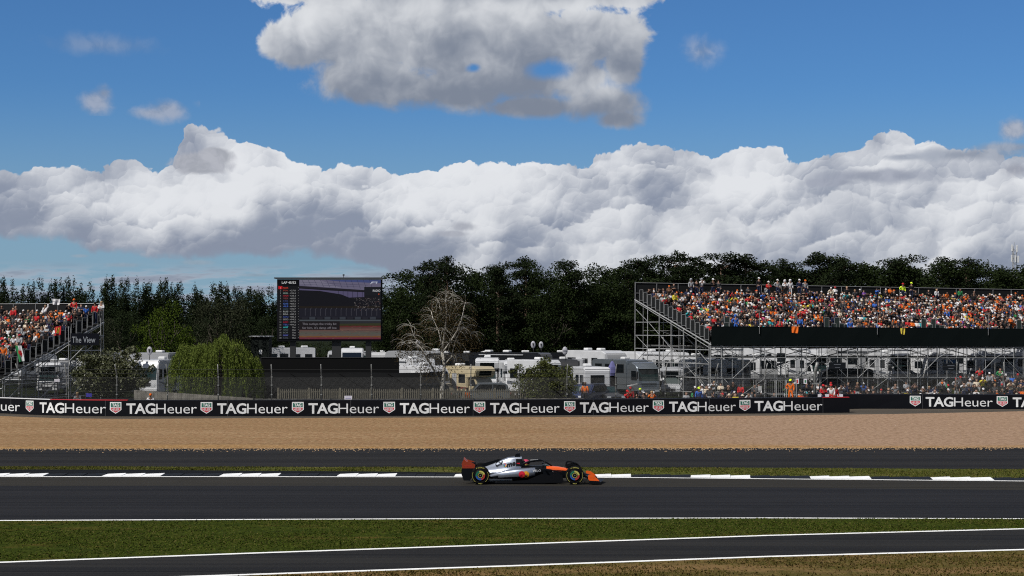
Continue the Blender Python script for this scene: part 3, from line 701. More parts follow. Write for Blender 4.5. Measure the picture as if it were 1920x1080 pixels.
for i, (px, top) in enumerate(pops):
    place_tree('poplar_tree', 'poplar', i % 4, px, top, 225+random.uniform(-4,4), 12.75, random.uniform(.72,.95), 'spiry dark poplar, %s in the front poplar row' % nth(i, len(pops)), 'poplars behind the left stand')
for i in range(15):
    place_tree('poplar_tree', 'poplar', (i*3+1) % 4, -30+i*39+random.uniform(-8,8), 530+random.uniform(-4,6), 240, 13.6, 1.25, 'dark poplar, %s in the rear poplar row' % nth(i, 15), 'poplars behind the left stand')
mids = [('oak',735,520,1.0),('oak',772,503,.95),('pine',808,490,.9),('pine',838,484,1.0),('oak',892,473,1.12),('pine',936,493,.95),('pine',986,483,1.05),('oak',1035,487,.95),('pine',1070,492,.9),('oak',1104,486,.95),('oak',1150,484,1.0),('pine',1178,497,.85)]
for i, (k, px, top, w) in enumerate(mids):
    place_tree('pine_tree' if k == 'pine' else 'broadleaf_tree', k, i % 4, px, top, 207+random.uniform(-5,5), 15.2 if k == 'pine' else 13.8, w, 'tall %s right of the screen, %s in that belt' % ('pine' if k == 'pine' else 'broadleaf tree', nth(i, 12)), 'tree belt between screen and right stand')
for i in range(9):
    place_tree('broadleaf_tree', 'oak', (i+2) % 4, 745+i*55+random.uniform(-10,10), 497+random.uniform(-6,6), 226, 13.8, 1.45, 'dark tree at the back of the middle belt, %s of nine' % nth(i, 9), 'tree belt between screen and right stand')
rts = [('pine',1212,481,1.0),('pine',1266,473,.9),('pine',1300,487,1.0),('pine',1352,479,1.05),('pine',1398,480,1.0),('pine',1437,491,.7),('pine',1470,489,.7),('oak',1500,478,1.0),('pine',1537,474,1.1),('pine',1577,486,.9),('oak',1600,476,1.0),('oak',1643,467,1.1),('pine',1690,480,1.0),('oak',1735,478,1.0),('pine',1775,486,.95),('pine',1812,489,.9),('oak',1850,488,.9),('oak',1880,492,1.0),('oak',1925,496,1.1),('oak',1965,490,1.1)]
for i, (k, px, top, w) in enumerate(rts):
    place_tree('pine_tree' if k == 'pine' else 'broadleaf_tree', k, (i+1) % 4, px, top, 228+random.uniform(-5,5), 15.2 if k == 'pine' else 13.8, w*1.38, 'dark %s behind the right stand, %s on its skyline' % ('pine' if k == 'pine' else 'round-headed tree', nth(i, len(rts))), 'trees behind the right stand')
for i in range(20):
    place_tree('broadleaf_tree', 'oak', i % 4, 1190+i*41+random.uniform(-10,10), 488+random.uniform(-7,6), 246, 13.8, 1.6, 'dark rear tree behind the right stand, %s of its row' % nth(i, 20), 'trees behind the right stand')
for i, (k, px, top, D, w, lb) in enumerate([('olive_tree',176,592,172,.80,'pale-leaved tree behind the The View board'),('dark_tree',228,575,200,1.0,'dark green tree right of the left stand, behind the grey bush'),('green_tree',304,560,186,.92,'rounded mid-green tree above and left of the willow'),('olive_tree',420,556,192,1.15,'grey-green dome-shaped tree behind the willow'),('dark_tree',368,590,205,.9,'small dark green tree between the rounded green and grey-green trees'),('dark_tree',488,588,205,.9,'narrow dark green tree just left of the big screen'),('dark_tree',585,640,212,1.4,'low dark tree under the big screen, left of its post'),('dark_tree',690,640,210,1.4,'low dark tree under the big screen, right of its post'),('olive_tree',90,600,195,1.1,'low olive tree behind the left stand scaffolding')]):
    place_tree('garden_tree', k, i % 3, px, top, D, 8.0, w, lb, 'lower trees in front of the poplars')

def special(name, px, D, label, cat='tree'):
    return tag(empty(name, (P(px, 620, D).x, D, 0)), label, cat)
# willow
random.seed(21); w = special('willow_tree', 407, 136, 'bright yellow-green weeping willow behind the debris fence', 'tree')
t = MB(); t.tube([(0,0,0),(.1,0,1.6),(.2,0,2.6)], [.3,.26,.2], 8)
for k in range(9): limb(t, Vector((.1,0,1.8)), Vector((random.uniform(-1,1), random.uniform(-1,1), .9)), 2.2, .1, 1)
t.build('trunk', M_bark, w); pts = []
for k in range(2300):
    if k % 8 == 0: a0 = random.uniform(0, 6.28); r0 = math.sqrt(random.random()); Lk = random.uniform(1.0, 4.4)
    a = a0; r = r0; x, y = math.cos(a)*r*3.35+random.gauss(0,.10), math.sin(a)*r*2.8+random.gauss(0,.10)
    lump = .42*math.sin(x*1.7+.4)+.2*math.sin(y*2.3+x)+.22*math.sin(x*4.1)
    z = 5.15*math.sqrt(max(0, 1-(r*.96)**4*.62)) - .05 + lump*.75 + random.gauss(0,.06); L = Lk*random.uniform(.75,1.05)*(.35+.65*r) ; zz = z; dx, dy = x*.045, y*.045
    while zz > max(.5, z-L): pts.append((x+random.uniform(-.035,.035), y+random.uniform(-.035,.035), zz)); x += dx*.35; y += dy*.35; dx *= .93; dy *= .93; zz -= .095
link('crown', leaves_mesh('crown', np.array(pts), .16, L_will, up=2.4, aspect=.28), w)
# bushes
def bush(name, px, D, w, h, n, m, size, seed, label, low=.25):
    random.seed(seed); r = special(name, px, D, label, 'bush'); t = MB()
    tips = []
    for k in range(9): tips += limb(t, Vector((random.uniform(-.3,.3)*w*.3, 0, 0)), Vector((random.uniform(-.7,.7), random.uniform(-.5,.5), 1)), h*.42, .05, 2)
    t.build('stem', M_bark, r); bl = [(0,0,h*.5,w*.38,w*.3,h*.38),(0,0,h*.45,w*.42,w*.3,h*.3)]
    for k in range(34):
        a = random.uniform(0, 6.28); z = random.uniform(h*low, h*.92); rr = w*.46*math.sqrt(max(.1, 1-((z-h*.45)/(h*.62))**2))*random.uniform(.6,1.05)
        bl.append((math.cos(a)*rr, math.sin(a)*rr*.8, z, random.uniform(.25,.6), random.uniform(.25,.6), random.uniform(.2,.45)))
    link('crown', leaves_mesh('crown', in_blobs(bl, n, .5), size, m), r); return r
bush('bush', 207, 134, 7.0, 5.15, 16000, L_bush, .20, 3, 'wide grey-green bush with glinting leaves left of the white motorhome')
bush('shrub', 1022, 128.5, 6.0, 4.05, 14000, L_shrub, .15, 4, 'olive shrub behind the debris fence in front of the black caravan', .06)
# birch
random.seed(9); b = special('birch_tree', 827, 130, 'slender white-barked birch, nearly bare, in front of the beige motorhome')
t = MB(); F0 = 24.6
def bp(x, y, dy=0.): return Vector(((x-827)/F0, dy, (748-y)/F0))
M = [[(827,750),(829,715),(832,690),(833,665),(829,640)],[(829,640),(834,600),(838,570),(836,545),(838,532)],[(829,642),(842,625),(858,600),(867,575),(872,550)],[(833,665),(846,650),(853,622),(862,600)],[(826,700),(812,670),(803,655),(790,632),(778,622),(762,625)],[(790,632),(776,610),(770,592)],[(829,630),(822,600),(812,580),(808,565)],[(838,570),(846,550),(850,536)],[(836,585),(826,562),(822,545)],[(858,600),(872,596),(880,606)]]
rad = [.22,.085,.075,.065,.085,.05,.06,.04,.04,.04]; ends = []
for q, r in zip(M, rad):
    dy = random.uniform(-.8,.8); pp = [bp(x, y, dy*min(1, i/3.)*(0 if r > .2 else 1)) for i, (x, y) in enumerate(q)]
    t.tube(pp, [r*(1-.55*i/(len(pp)-1)) for i in range(len(pp))], 6, 0)
    ends += pp[1:] if r < .2 else []
for e in ends:
    for k in range(12):
        d = Vector((random.uniform(-1,1), random.uniform(-.8,.8), random.uniform(.1,1.1))); L = random.uniform(.45,1.1); p = e.copy(); pts = [p.copy()]
        for j in range(6): d = (d + Vector((random.uniform(-.2,.2), random.uniform(-.2,.2), -.28))).normalized(); p = p + d*L/4; pts.append(p.copy())
        t.tube(pts, [.016,.013,.011,.009,.007,.006,.004], 3, 0, True, False)
        if random.random() < .9: M.append([('t', pts)])
t.build('trunk', M_birch, b); lp = []
for q in M:
    if q[0][0] == 't':
        for p in q[0][1][3:]:
            for k in range(10): lp.append((p.x+random.gauss(0,.16), p.y+random.gauss(0,.16), p.z-random.random()**1.3*1.3))
link('crown', leaves_mesh('crown', np.array(lp), .10, L_birch, up=-1.), b)

# ------------------------------------------------------------------ grandstands on scaffolding
M_scaf = mat('scaffold_tube', (.34,.345,.35), .45, metal=.35, noise=(5., .2)); M_deck = mat('stand_deck', (.012,.012,.013), .8); M_skirt = mat('stand_skirt_cloth', (.0035,.0065,.0065), .7)
M_rail = mat('rail_paint', (.22,.225,.23), .5, metal=.3); M_mesh = mat('dark_screen_mesh', (.012,.013,.014), .8); M_gpanel = mat('green_grey_panel', (.018,.030,.026), .6)
def tubes(mb, a, b, r=.03): mb.tube([a, b], r, 5, 0, True, False)
def make_stand(sx, org, rot, L, rows, pitch, rise, z0, label, skirt, ledg, front_sp, tilt=0.):
    root = tag(empty('grandstand', org, rot), label, 'grandstand'); root.rotation_euler = (0, tilt, rot)
    dep = rows*pitch; top = z0 + rows*rise; X = lambda u: sx*u
    floor = lambda y: z0 + rise*(y/pitch)
    mb = MB()                                # stepped terrace
    for k in range(rows):
        y = k*pitch; z = z0+k*rise
        mb.box((X(L/2), y+pitch/2, z-.03), (L, pitch, .05)); mb.box((X(L/2), y+pitch-.01, z+rise/2-.03), (L, .03, rise-.002))
    mb.build('terrace', M_deck, root)
    mb = MB()                                # bench under each row of people
    for k in range(rows): mb.box((X(L/2), k*pitch+.62, z0+k*rise+.40), (L-1.2, .28, .05))
    mb.build('bench', M_deck, root)
    # sloping beam under the visible end, and the stepped row of rail panels above it
    for u in (0., .5):
        mb = MB()
        tubes(mb, (X(u), -.3, floor(-.3)-.28), (X(u), dep+.2, floor(dep)-.28), .075); tubes(mb, (X(u), -.3, floor(-.3)-.62), (X(u), dep+.2, floor(dep)-.42), .035)
        mb.build('stringer', M_scaf, root)
    n = rows - 1
    for k in range(n):
        y0, y1, z = k*pitch+.10, (k+1)*pitch-.02, z0+k*rise
        mb = MB(); x = X(-.03)
        for a, b in (((x,y0,z),(x,y0,z+1.12)),((x,y1,z),(x,y1,z+1.12)),((x,y0,z+1.12),(x,y1,z+1.12)),((x,y0,z+.12),(x,y1,z+.12))): tubes(mb, a, b, .028)
        if sx > 0 or k % 3 == 0: mb.box((x, (y0+y1)/2, z+.62), (.012, y1-y0-.08, .94), 1)
        mb.build('side_rail', [M_rail, M_mesh], root)
    # rail along the back
    mb = MB(); zt = top+1.35
    m = int(L/2.2)
    for i in range(m+1): tubes(mb, (X(L*i/m), dep+.1, top-.5), (X(L*i/m), dep+.1, zt), .035)
    tubes(mb, (X(0), dep+.1, zt), (X(L), dep+.1, zt), .035); tubes(mb, (X(0), dep+.1, top+.35), (X(L), dep+.1, top+.35), .03)
    mb.box((X(L/2), dep+.14, (top+zt)/2), (L, .02, zt-top-.04), 1)
    mb.build('back_rail', [M_rail, M_mesh], root)
    mb = MB(); tubes(mb, (X(0), dep+.1, top-.6), (X(0), dep+.1, zt+.08), .05); mb.build('corner_post', M_rail, root)
    if skirt:                                # dark cloth hung along the front
        mb = MB(); s = int(L/1.5)
        for i in range(s):
            a, b = L*i/s, L*(i+1)/s; w0, w1 = .03*math.sin(i*1.9), .03*math.sin((i+1)*1.9)
            mb.add([(X(a), -.35+w0, skirt[0]), (X(b), -.35+w1, skirt[0]), (X(b), -.35, skirt[1]), (X(a), -.35, skirt[1]), (X(a), -.31+w0, skirt[0]), (X(b), -.31+w1, skirt[0]), (X(b), -.31, skirt[1]), (X(a), -.31, skirt[1])], [(0,1,2,3),(7,6,5,4),(3,2,6,7),(0,4,5,1)])
        mb.box((X(L/2), -.33, skirt[1]+.02), (L, .06, .04)); mb.build('front_skirt', M_skirt, root, fix=False)
    # scaffolding: one lattice per plane
    def lattice_x(y, sp, zmax, diag, r, lv, phase=0):     # plane across the front
        mb = MB(); m = int(L/sp)
        for i in range(m+1): tubes(mb, (X(i*sp), y, 0), (X(i*sp), y, zmax), r)
        for z in lv:
            if z < zmax: tubes(mb, (X(0), y-.04, z), (X(L), y-.04, z), r)
        lv2 = [l for l in lv if l < zmax]
        for i in range(m):
            for j in range(len(lv2)-1):
                if (i+j+phase) % diag == 0:
                    a, b = (i, i+2) if ((i//diag)+j) % 2 else (i+2, i)
                    a, b = min(a, m), min(b, m); tubes(mb, (X(a*sp), y-.07, lv2[j]), (X(b*sp), y-.07, lv2[j+1]), r*.9)
        mb.build('scaffold_frame', M_scaf, root)
    lattice_x(-.2, front_sp, (skirt[0]+.3 if skirt else z0-.3), 3, .032, ledg)
    for q, y in enumerate((2.5, 6.0, 10.0, 13.6)):
        if y < dep: lattice_x(y, front_sp*2, floor(y)-.3, 2, .026, ledg + [z0-.6, z0+.9, z0+2.2][:1+q//2], q)
    ys = [0, 2.5, 5.0, 7.5, 10.0, 12.5, dep]
    for u in (-.05, 2.6):               # planes running back, at the visible end
        mb = MB(); zl = [.5] + [1.8+i*1.25 for i in range(7)]
        tr = .045 if u < 0 else .028
        for i, y in enumerate(ys): tubes(mb, (X(u), y, 0), (X(u), y, floor(y)-.3), tr)
        for z in zl:
            y0 = max(0, (z+.5-z0)/rise*pitch)
            yy = [y for y in ys if y >= y0-.01]
            if len(yy) > 1: tubes(mb, (X(u)+.04, yy[0], z), (X(u)+.04, yy[-1], z), tr)
        for i in range(len(ys)-1):
            for j, z in enumerate(zl[:-1]):
                zt2 = zl[j+1]
                if (i+j) % 2 == 0 and floor(ys[i])-.3 > zt2: tubes(mb, (X(u)+.08, ys[i], z), (X(u)+.08, ys[i+1], zt2), .027)
                elif (i*2+j) % 3 == 0 and floor(ys[i])-.3 > zt2: tubes(mb, (X(u)+.08, ys[i+1], z), (X(u)+.08, ys[i], zt2), .027)
        mb.build('scaffold_frame', M_scaf, root)
    return root
R_ORG = Vector((17.34,150,0)); R_ROT = R(21); L_ORG = Vector((-39.6,133.2,0)); L_ROT = -R(15.3)
RS = dict(sx=1, L=46., rows=17, pitch=.90, rise=.245, z0=5.10); LS = dict(sx=-1, L=22., rows=17, pitch=.91, rise=.262, z0=2.55)
right_stand = make_stand(1, R_ORG, R_ROT, 46., 17, .90, .245, 5.10, 'large packed grandstand on galvanised scaffolding at the right, dark cloth along its front', (4.72, 6.35), [.45, 1.80, 3.62, 4.62], 1.07, R(.35))
left_stand = make_stand(-1, L_ORG, L_ROT, 22., 17, .91, .262, 2.55, 'packed grandstand at the far left with a sloping right-hand end', None, [.45, 1.5, 2.2], 2.1)
def stand_pt(S, org, rot, u, y, z):
    c, s = math.cos(rot), math.sin(rot); x = S['sx']*u
    dz = -x*math.sin(R(.35)) if S is RS else 0.
    return Vector((org.x + x*c - y*s, org.y + x*s + y*c, z + dz))
# entrances cut into the front rows of the right stand
GAPS = [(.9, 3.3), (11.9, 14.6), (22.3, 25.0), (33., 35.6)]
for i, (a, b) in enumerate(GAPS):
    for k, (u, h) in enumerate(((a, 1.9), (a+.9, 1.35), (b-1.3, 1.9), (b-.65, 1.4), (b, 1.3))):
        mb = MB(); y = .5+.25*k; z = RS['z0']+.25
        for q in ((u, u+.5),):
            tubes(mb, (q[0], y, z), (q[0], y, z+h), .028); tubes(mb, (q[1], y, z), (q[1], y, z+h), .028); tubes(mb, (q[0], y, z+h), (q[1], y, z+h), .028)
            mb.box(((q[0]+q[1])/2, y, z+h/2), (.44, .015, h-.08), 1)
        if i > 0 or k > 0: mb.build('entrance_rail', [M_rail, M_gpanel], right_stand)
for px in (1423, 1644, 1852):               # thin masts clamped to the front rail
    u = (P(px, 600, 150).x-17.34)/math.cos(R_ROT); 
    for _ in range(4):
        w = stand_pt(RS, R_ORG, R_ROT, u, -.4, 0); want = (px-960)/F*w.y; u += (want-w.x)/math.cos(R_ROT)*.9
    mb = MB(); tubes(mb, (u, -.42, 5.75), (u, -.42, 7.75), .028); mb.box((u-.12, -.42, 7.78), (.5, .12, .07)); mb.build('lamp_mast', M_rail, right_stand)

# board on its own scaffold tower
sg = tag(empty('sign_board', P(160, 620, 139.5).copy()), 'dark board reading The View, hung on a scaffold tower beside the left stand', 'sign'); sg.location.z = 0; O = sg.location.copy()
M_board = mat('navy_board', (.004,.005,.009), .5); M_signtxt = mat('sign_lettering', (.24,.26,.29), .5)
mb = MB(); a = P(132, 648, 139.5)-O; b = P(188, 624, 139.5)-O; mb.box(((a.x+b.x)/2, -.15, (a.z+b.z)/2), ((b.x-a.x)*.96, .08, (b.z-a.z)*.92)); brd = mb.build('panel', M_board, sg)
mb = MB(); put_text(mb, 'The View', (P(136, 642.5, 139.5)-O)+Vector((0,-.2,0)), (1,0,0), (0,0,1), 44/F*139.5, 11.5/F*139.5, 0, .004); mb.build('lettering', M_signtxt, brd, fix=False)
mb = MB()
for px, t in ((128.5,612),(189,596),(66,700)): tubes(mb, P(px, 751, 139.5)-O, P(px, t, 139.5)-O, .035)
for q in (((60,679),(128,679)),((128,647),(189,647)),((128,679),(189,620)),((52,700),(128,647)),((60,720),(129,720)),((128,679),(160,647)),((60,740),(100,700))): tubes(mb, P(*q[0], 139.5)-O, P(*q[1], 139.5)-O, .03)
mb.build('scaffold_tower', M_scaf, sg)

# ------------------------------------------------------------------ people
SKIN = [mat('skin_light', (.30,.175,.125), .6), mat('skin_tan', (.17,.09,.06), .6), mat('skin_dark', (.10,.055,.035), .6)]
def cloth(n, c): return mat('cloth_'+n, c, .85, spec=.2)
SH = {'black': (.010,.010,.012), 'dark grey': (.045,.047,.052), 'navy': (.012,.018,.05), 'white': (.58,.58,.60), 'grey': (.26,.27,.29), 'orange': (.58,.12,.015), 'red': (.42,.02,.025), 'blue': (.03,.11,.42), 'teal': (.03,.28,.32), 'yellow': (.60,.50,.05), 'pink': (.55,.10,.22), 'green': (.03,.20,.07), 'cream': (.55,.48,.38), 'purple': (.15,.06,.28), 'neon yellow': (.62,.85,.04), 'brown': (.10,.05,.03)}
SHM = {k: cloth(k.replace(' ', '_'), v) for k, v in SH.items()}
SH_W = [('black',50),('dark grey',14),('navy',11),('white',13),('grey',9),('orange',10),('red',9),('blue',3),('teal',1),('yellow',1.5),('pink',1.5),('green',1.5),('cream',3),('purple',1),('brown',2)]
HD_W = [('white cap',18),('black cap',22),('orange cap',7),('red cap',5),('teal cap',1),('dark hair',26),('brown hair',18),('fair hair',6),('cream sun hat',4)]
HDC = {'white cap': 'white', 'black cap': 'black', 'orange cap': 'orange', 'red cap': 'red', 'teal cap': 'teal', 'blue cap': 'blue', 'neon yellow cap': 'neon yellow', 'cream sun hat': 'cream', 'white hood': 'white', 'grey hood': 'grey', 'blue hood': 'blue'}
HAIR = {'dark hair': mat('hair_dark', (.012,.009,.007), .6), 'brown hair': mat('hair_brown', (.06,.03,.016), .6), 'fair hair': mat('hair_fair', (.30,.20,.10), .6)}
def headmat(h): return HAIR[h] if h in HAIR else SHM[HDC[h]]
def pick(W):
    t = random.uniform(0, sum(w for _, w in W))
    for k, w in W:
        t -= w
        if t <= 0: return k
    return W[0][0]
def skeleton(pose):
    J = {'pelvis': (0,0,.96,.135), 'waist': (0,0,1.10,.125), 'chest': (0,-.01,1.30,.15), 'neck': (0,-.01,1.46,.055), 'chin': (0,-.03,1.55,.075), 'crown': (0,-.015,1.66,.092)}
    E = [('pelvis','waist'),('waist','chest'),('chest','neck'),('neck','chin'),('chin','crown')]
    for s, sg in (('L', 1), ('R', -1)):
        J.update({'sh'+s: (.19*sg,0,1.40,.065), 'el'+s: (.25*sg,.03,1.13,.045), 'wr'+s: (.23*sg,-.10,.92,.032), 'ha'+s: (.22*sg,-.14,.84,.040),
                  'hip'+s: (.10*sg,0,.90,.095), 'kn'+s: (.11*sg,-.02,.50,.065), 'an'+s: (.12*sg,.02,.10,.045), 'to'+s: (.13*sg,-.14,.04,.04)})
        E += [('chest','sh'+s),('sh'+s,'el'+s),('el'+s,'wr'+s),('wr'+s,'ha'+s),('pelvis','hip'+s),('hip'+s,'kn'+s),('kn'+s,'an'+s),('an'+s,'to'+s)]
    def put(**kw):
        for k, v in kw.items(): J[k] = (*v, J[k][3])
    if pose.startswith('sit'):
        d = -.46
        for k in list(J):
            if not k.startswith(('kn','an','to')): x, y, z, r = J[k]; J[k] = (x, y, z+d, r)
        for s, sg in (('L', 1), ('R', -1)):
            put(**{'kn'+s: (.13*sg,-.44,.50), 'an'+s: (.13*sg,-.46,.10), 'to'+s: (.14*sg,-.62,.05), 'wr'+s: (.14*sg,-.28,.62), 'ha'+s: (.10*sg,-.36,.60), 'el'+s: (.26*sg,-.05,.70)})
    if pose == 'sit_photo':
        for s, sg in (('L', 1), ('R', -1)): put(**{'el'+s: (.27*sg,-.20,.86), 'wr'+s: (.10*sg,-.33,1.07), 'ha'+s: (.06*sg,-.35,1.14)})
    if pose == 'stand_photo':
        for s, sg in (('L', 1), ('R', -1)): put(**{'el'+s: (.27*sg,-.20,1.30), 'wr'+s: (.10*sg,-.33,1.50), 'ha'+s: (.06*sg,-.35,1.57)})
    if pose == 'stand_fold':
        for s, sg in (('L', 1), ('R', -1)): put(**{'el'+s: (.26*sg,-.06,1.16), 'wr'+s: (.02*sg,-.22,1.18+.03*sg), 'ha'+s: (-.08*sg,-.20,1.20+.03*sg)})
    if pose == 'stand_up':
        put(elL=(.32,-.03,1.56), wrL=(.30,-.06,1.82), haL=(.29,-.07,1.90))
    if pose == 'stand_side':                 # weight on one leg, one hand on the hip
        put(elR=(-.36,.04,1.18), wrR=(-.20,-.02,1.04), haR=(-.13,-.04,1.02), knL=(.16,-.06,.50), anL=(.20,-.02,.10), toL=(.23,-.17,.04))
    if pose == 'drive':                      # reclined in the car, arms forward to the wheel
        J = {'pelvis': (0,0,.13,.13), 'waist': (0,.10,.25,.12), 'chest': (0,.20,.42,.15), 'neck': (0,.22,.56,.055), 'chin': (0,.20,.64,.075), 'crown': (0,.20,.74,.092)}
        for s, sg in (('L', 1), ('R', -1)):
            J.update({'sh'+s: (.18*sg,.20,.50,.065), 'el'+s: (.22*sg,-.04,.38,.045), 'wr'+s: (.12*sg,-.24,.44,.032), 'ha'+s: (.11*sg,-.30,.47,.040),
                      'hip'+s: (.09*sg,-.05,.12,.09), 'kn'+s: (.11*sg,-.44,.30,.065), 'an'+s: (.10*sg,-.82,.16,.045), 'to'+s: (.10*sg,-.88,.26,.04)})
    return J, E
def skin_mesh(name, J, E, grow=0., lvl=1, keep=None):
    E = [e for e in E if keep is None or (e[0] in keep and e[1] in keep)]
    ks = [k for k in J if any(k in e for e in E)]; idx = {k: i for i, k in enumerate(ks)}
    me = bpy.data.meshes.new(name); me.from_pydata([J[k][:3] for k in ks], [(idx[a], idx[b]) for a, b in E], [])
    o = bpy.data.objects.new(name, me); COL.objects.link(o); md = o.modifiers.new('s', 'SKIN'); md.use_smooth_shade = True; md.branch_smoothing = .3
    sv = me.skin_vertices[0].data
    for k in ks:
        r = J[k][3] + grow; f = .72 if k in ('chest','waist','pelvis') else 1.0
        sv[idx[k]].radius = (r, r*f) if k in ('chest','waist','pelvis') else (r, r)
    sv[idx['pelvis'] if 'pelvis' in idx else idx['waist']].use_root = True
    if lvl: sb = o.modifiers.new('u', 'SUBSURF'); sb.levels = lvl
    dg = bpy.context.evaluated_depsgraph_get(); out = bpy.data.meshes.new_from_object(o.evaluated_get(dg)); out.name = name
    bpy.data.objects.remove(o); bpy.data.meshes.remove(me); return out
def headgear(kind, J, n=8):
    x, y, z, r = J['crown']; mb = MB(); z -= .01; brim = kind
    R0 = .118; rings = []
    for j, (zz, k) in enumerate(((-.03,1.0),(.035,.99),(.085,.78),(.115,.40))): rings.append([(x+math.cos(2*math.pi*i/n)*R0*k*.92, y+.01+math.sin(2*math.pi*i/n)*R0*k*1.08, z+zz) for i in range(n)])
    if kind == 'hair':
        rings = [[(x+math.cos(2*math.pi*i/n)*R0*k*.95, y+.03+math.sin(2*math.pi*i/n)*R0*k*(1.0), z+zz + (.07 if math.sin(2*math.pi*i/n) < -.3 and zz < 0 else 0)) for i in range(n)] for zz, k in ((-.13,.86),(-.03,1.0),(.05,.98),(.10,.6))]
    if kind == 'hood':
        rings = [[(x+math.cos(2*math.pi*i/n)*R0*k*1.08, y+.04+math.sin(2*math.pi*i/n)*R0*k*1.1, z+zz + (.10 if math.sin(2*math.pi*i/n) < -.3 and zz < 0 else 0)) for i in range(n)] for zz, k in ((-.20,.9),(-.06,1.05),(.06,1.05),(.13,.6))]
    mb.loft(rings, 0, True, True)
    if kind == 'cap': mb.add([(x-.075,y-.10,z-.005),(x+.075,y-.10,z-.005),(x+.06,y-.20,z-.03),(x-.06,y-.20,z-.03),(x-.075,y-.10,z+.01),(x+.075,y-.10,z+.01),(x+.06,y-.20,z-.02),(x-.06,y-.20,z-.02)], [(3,2,1,0),(4,5,6,7),(0,1,5,4),(1,2,6,5),(2,3,7,6),(3,0,4,7)])
    if kind == 'sunhat': mb.loft([[(x+math.cos(2*math.pi*i/n)*q, y+math.sin(2*math.pi*i/n)*q, z+zz) for i in range(n)] for q, zz in ((.10,-.01),(.19,-.045),(.19,-.03),(.10,.01))], 0, True, False)
    return mb.mesh('headgear', SHM['white'])
POSES = ['sit','sit_photo','stand','stand_photo','stand_fold','stand_up','stand_side','drive']; PP = {}
ARMS = {'waist','chest','shL','shR','elL','elR','pelvis'}; LONG = ARMS | {'wrL','wrR'}
for p_ in POSES:
    J, E = skeleton(p_); d = {}
    for lv in (0, 1):
        bm_ = skin_mesh('body', J, E, 0., lv); bm_.materials.clear(); bm_.materials.append(SKIN[0]); bm_.materials.append(SHM['navy'])
        zp = J['pelvis'][2]
        for f in bm_.polygons:
            c = f.center
            if p_.startswith('sit') or p_ == 'drive': leg = (c.z < zp+.04 and (c.y > -.9)) and not (abs(c.x) < .2 and c.z > .545 and c.y < -.12)
            else: leg = c.z < zp+.02 and not (abs(c.x) > .17 and c.z > .72)
            f.material_index = 1 if leg and c.z > .0 else 0
        d['body%d' % lv] = bm_
        for nm, K in (('tee', ARMS), ('jacket', LONG)):
            JJ = dict(J); s = skin_mesh('shirt', JJ, E, .022, lv, K); s.materials.clear(); s.materials.append(SHM['white']); d[nm+str(lv)] = s
    for hk in ('cap','hair','sunhat','hood'): d[hk] = headgear(hk, J)
    PP[p_] = d
def head_kind(h): return 'cap' if h.endswith('cap') else 'hair' if h.endswith('hair') else 'sunhat' if 'sun' in h else 'hood'
def set_mat(o, i, m): o.material_slots[i].link = 'OBJECT'; o.material_slots[i].material = m
def person(pose, loc, rz, shirt, head, label, group=None, legs='navy', long_=False, skin=None, lvl=1, scale=1., name='person'):
    d = PP[pose]; b = link(name, d['body%d' % lvl], None, loc, rz); tag(b, label, 'person', group); b.scale = (scale,)*3
    set_mat(b, 0, skin or random.choice(SKIN[:2]*4+SKIN[2:])); set_mat(b, 1, SHM[legs])
    s = link('jacket' if long_ else 'shirt', d[('jacket' if long_ else 'tee')+str(lvl)], b); set_mat(s, 0, SHM[shirt])
    h = link(head_kind(head) if head_kind(head) != 'sunhat' else 'sun_hat', d[head_kind(head)], b); set_mat(h, 0, headmat(head)); return b

USED = set(); NPEOPLE = [0]
def spectator(loc, rz, where, group, standing=False, tries=60):
    """colours are drawn until the description belongs to this person only"""
    for _ in range(tries):
        sh, hd = pick(SH_W), pick(HD_W); pz = 'standing' if standing else 'seated'
        lab = '%s person, %s top, %s, %s' % (pz, sh, hd, where)
        if lab not in USED: break
    USED.add(lab); NPEOPLE[0] += 1
    pose = random.choice(['stand','stand_photo','stand_fold','stand_side']) if standing else random.choice(['sit','sit','sit','sit_photo'])
    return person(pose, loc, rz+random.uniform(-.35,.35), sh, hd, lab, group, random.choice(['navy','black','dark grey','black','grey']), random.random() < .6, lvl=0, scale=random.uniform(.86,.97))
# the bank the standing crowd at the right sits on
def bank_z(px, k): return k*(.06 + .28*min(max((px-1560)/260., 0), 1) if px > 1560 else .06)
ROW_D = [135.2, 136.8, 138.4, 140.0, 141.6]
mb = MB(); pxs = list(range(1120, 2300, 30)); Ds = [131.5]+[d-.5 for d in ROW_D]+[143.5, 147.5]
Z = lambda px, j: (-.02 if j in (0, len(Ds)-1) else bank_z(px, j-1) if j <= 5 else bank_z(px, 4))
for a, b in zip(pxs, pxs[1:]):
    for j in range(len(Ds)-1):
        A, B, C_, D_ = P(a,620,Ds[j]), P(b,620,Ds[j]), P(b,620,Ds[j+1]), P(a,620,Ds[j+1]); A.z, B.z, C_.z, D_.z = Z(a,j), Z(b,j), Z(b,j+1), Z(a,j+1); mb.quad(A, B, C_, D_)
mb.build('grass_bank', M_bank)['kind'] = 'structure'
fp = [p for p in posts if p > 1100]
def bay(px):
    i = sum(1 for p in fp if p <= px); n = len([p for p in fp if p < 1925])
    k = min(n-1, max(0, i-1)); return k
BAYN = ['under the white birch side','right of the silver truck','under the stand stairs','left of the gate','right of the gate']
def bay_words(px):
    fpv = [p for p in fp if p < 1925]; k = max(0, sum(1 for p in fpv if p <= px)-1); m = len(fpv)-1-k
    return 'right of %s fence post %s' % ('the '+ORD[k] if k else 'the first', 'right of the shrub') if 0 else ('after %s fence post from right' % (['last','second','third','fourth','fifth','sixth','seventh','eighth','ninth','tenth'][m] if m else 'first'))
ROWN = ['front row','second row','third row','fourth row','back row']
random.seed(77)
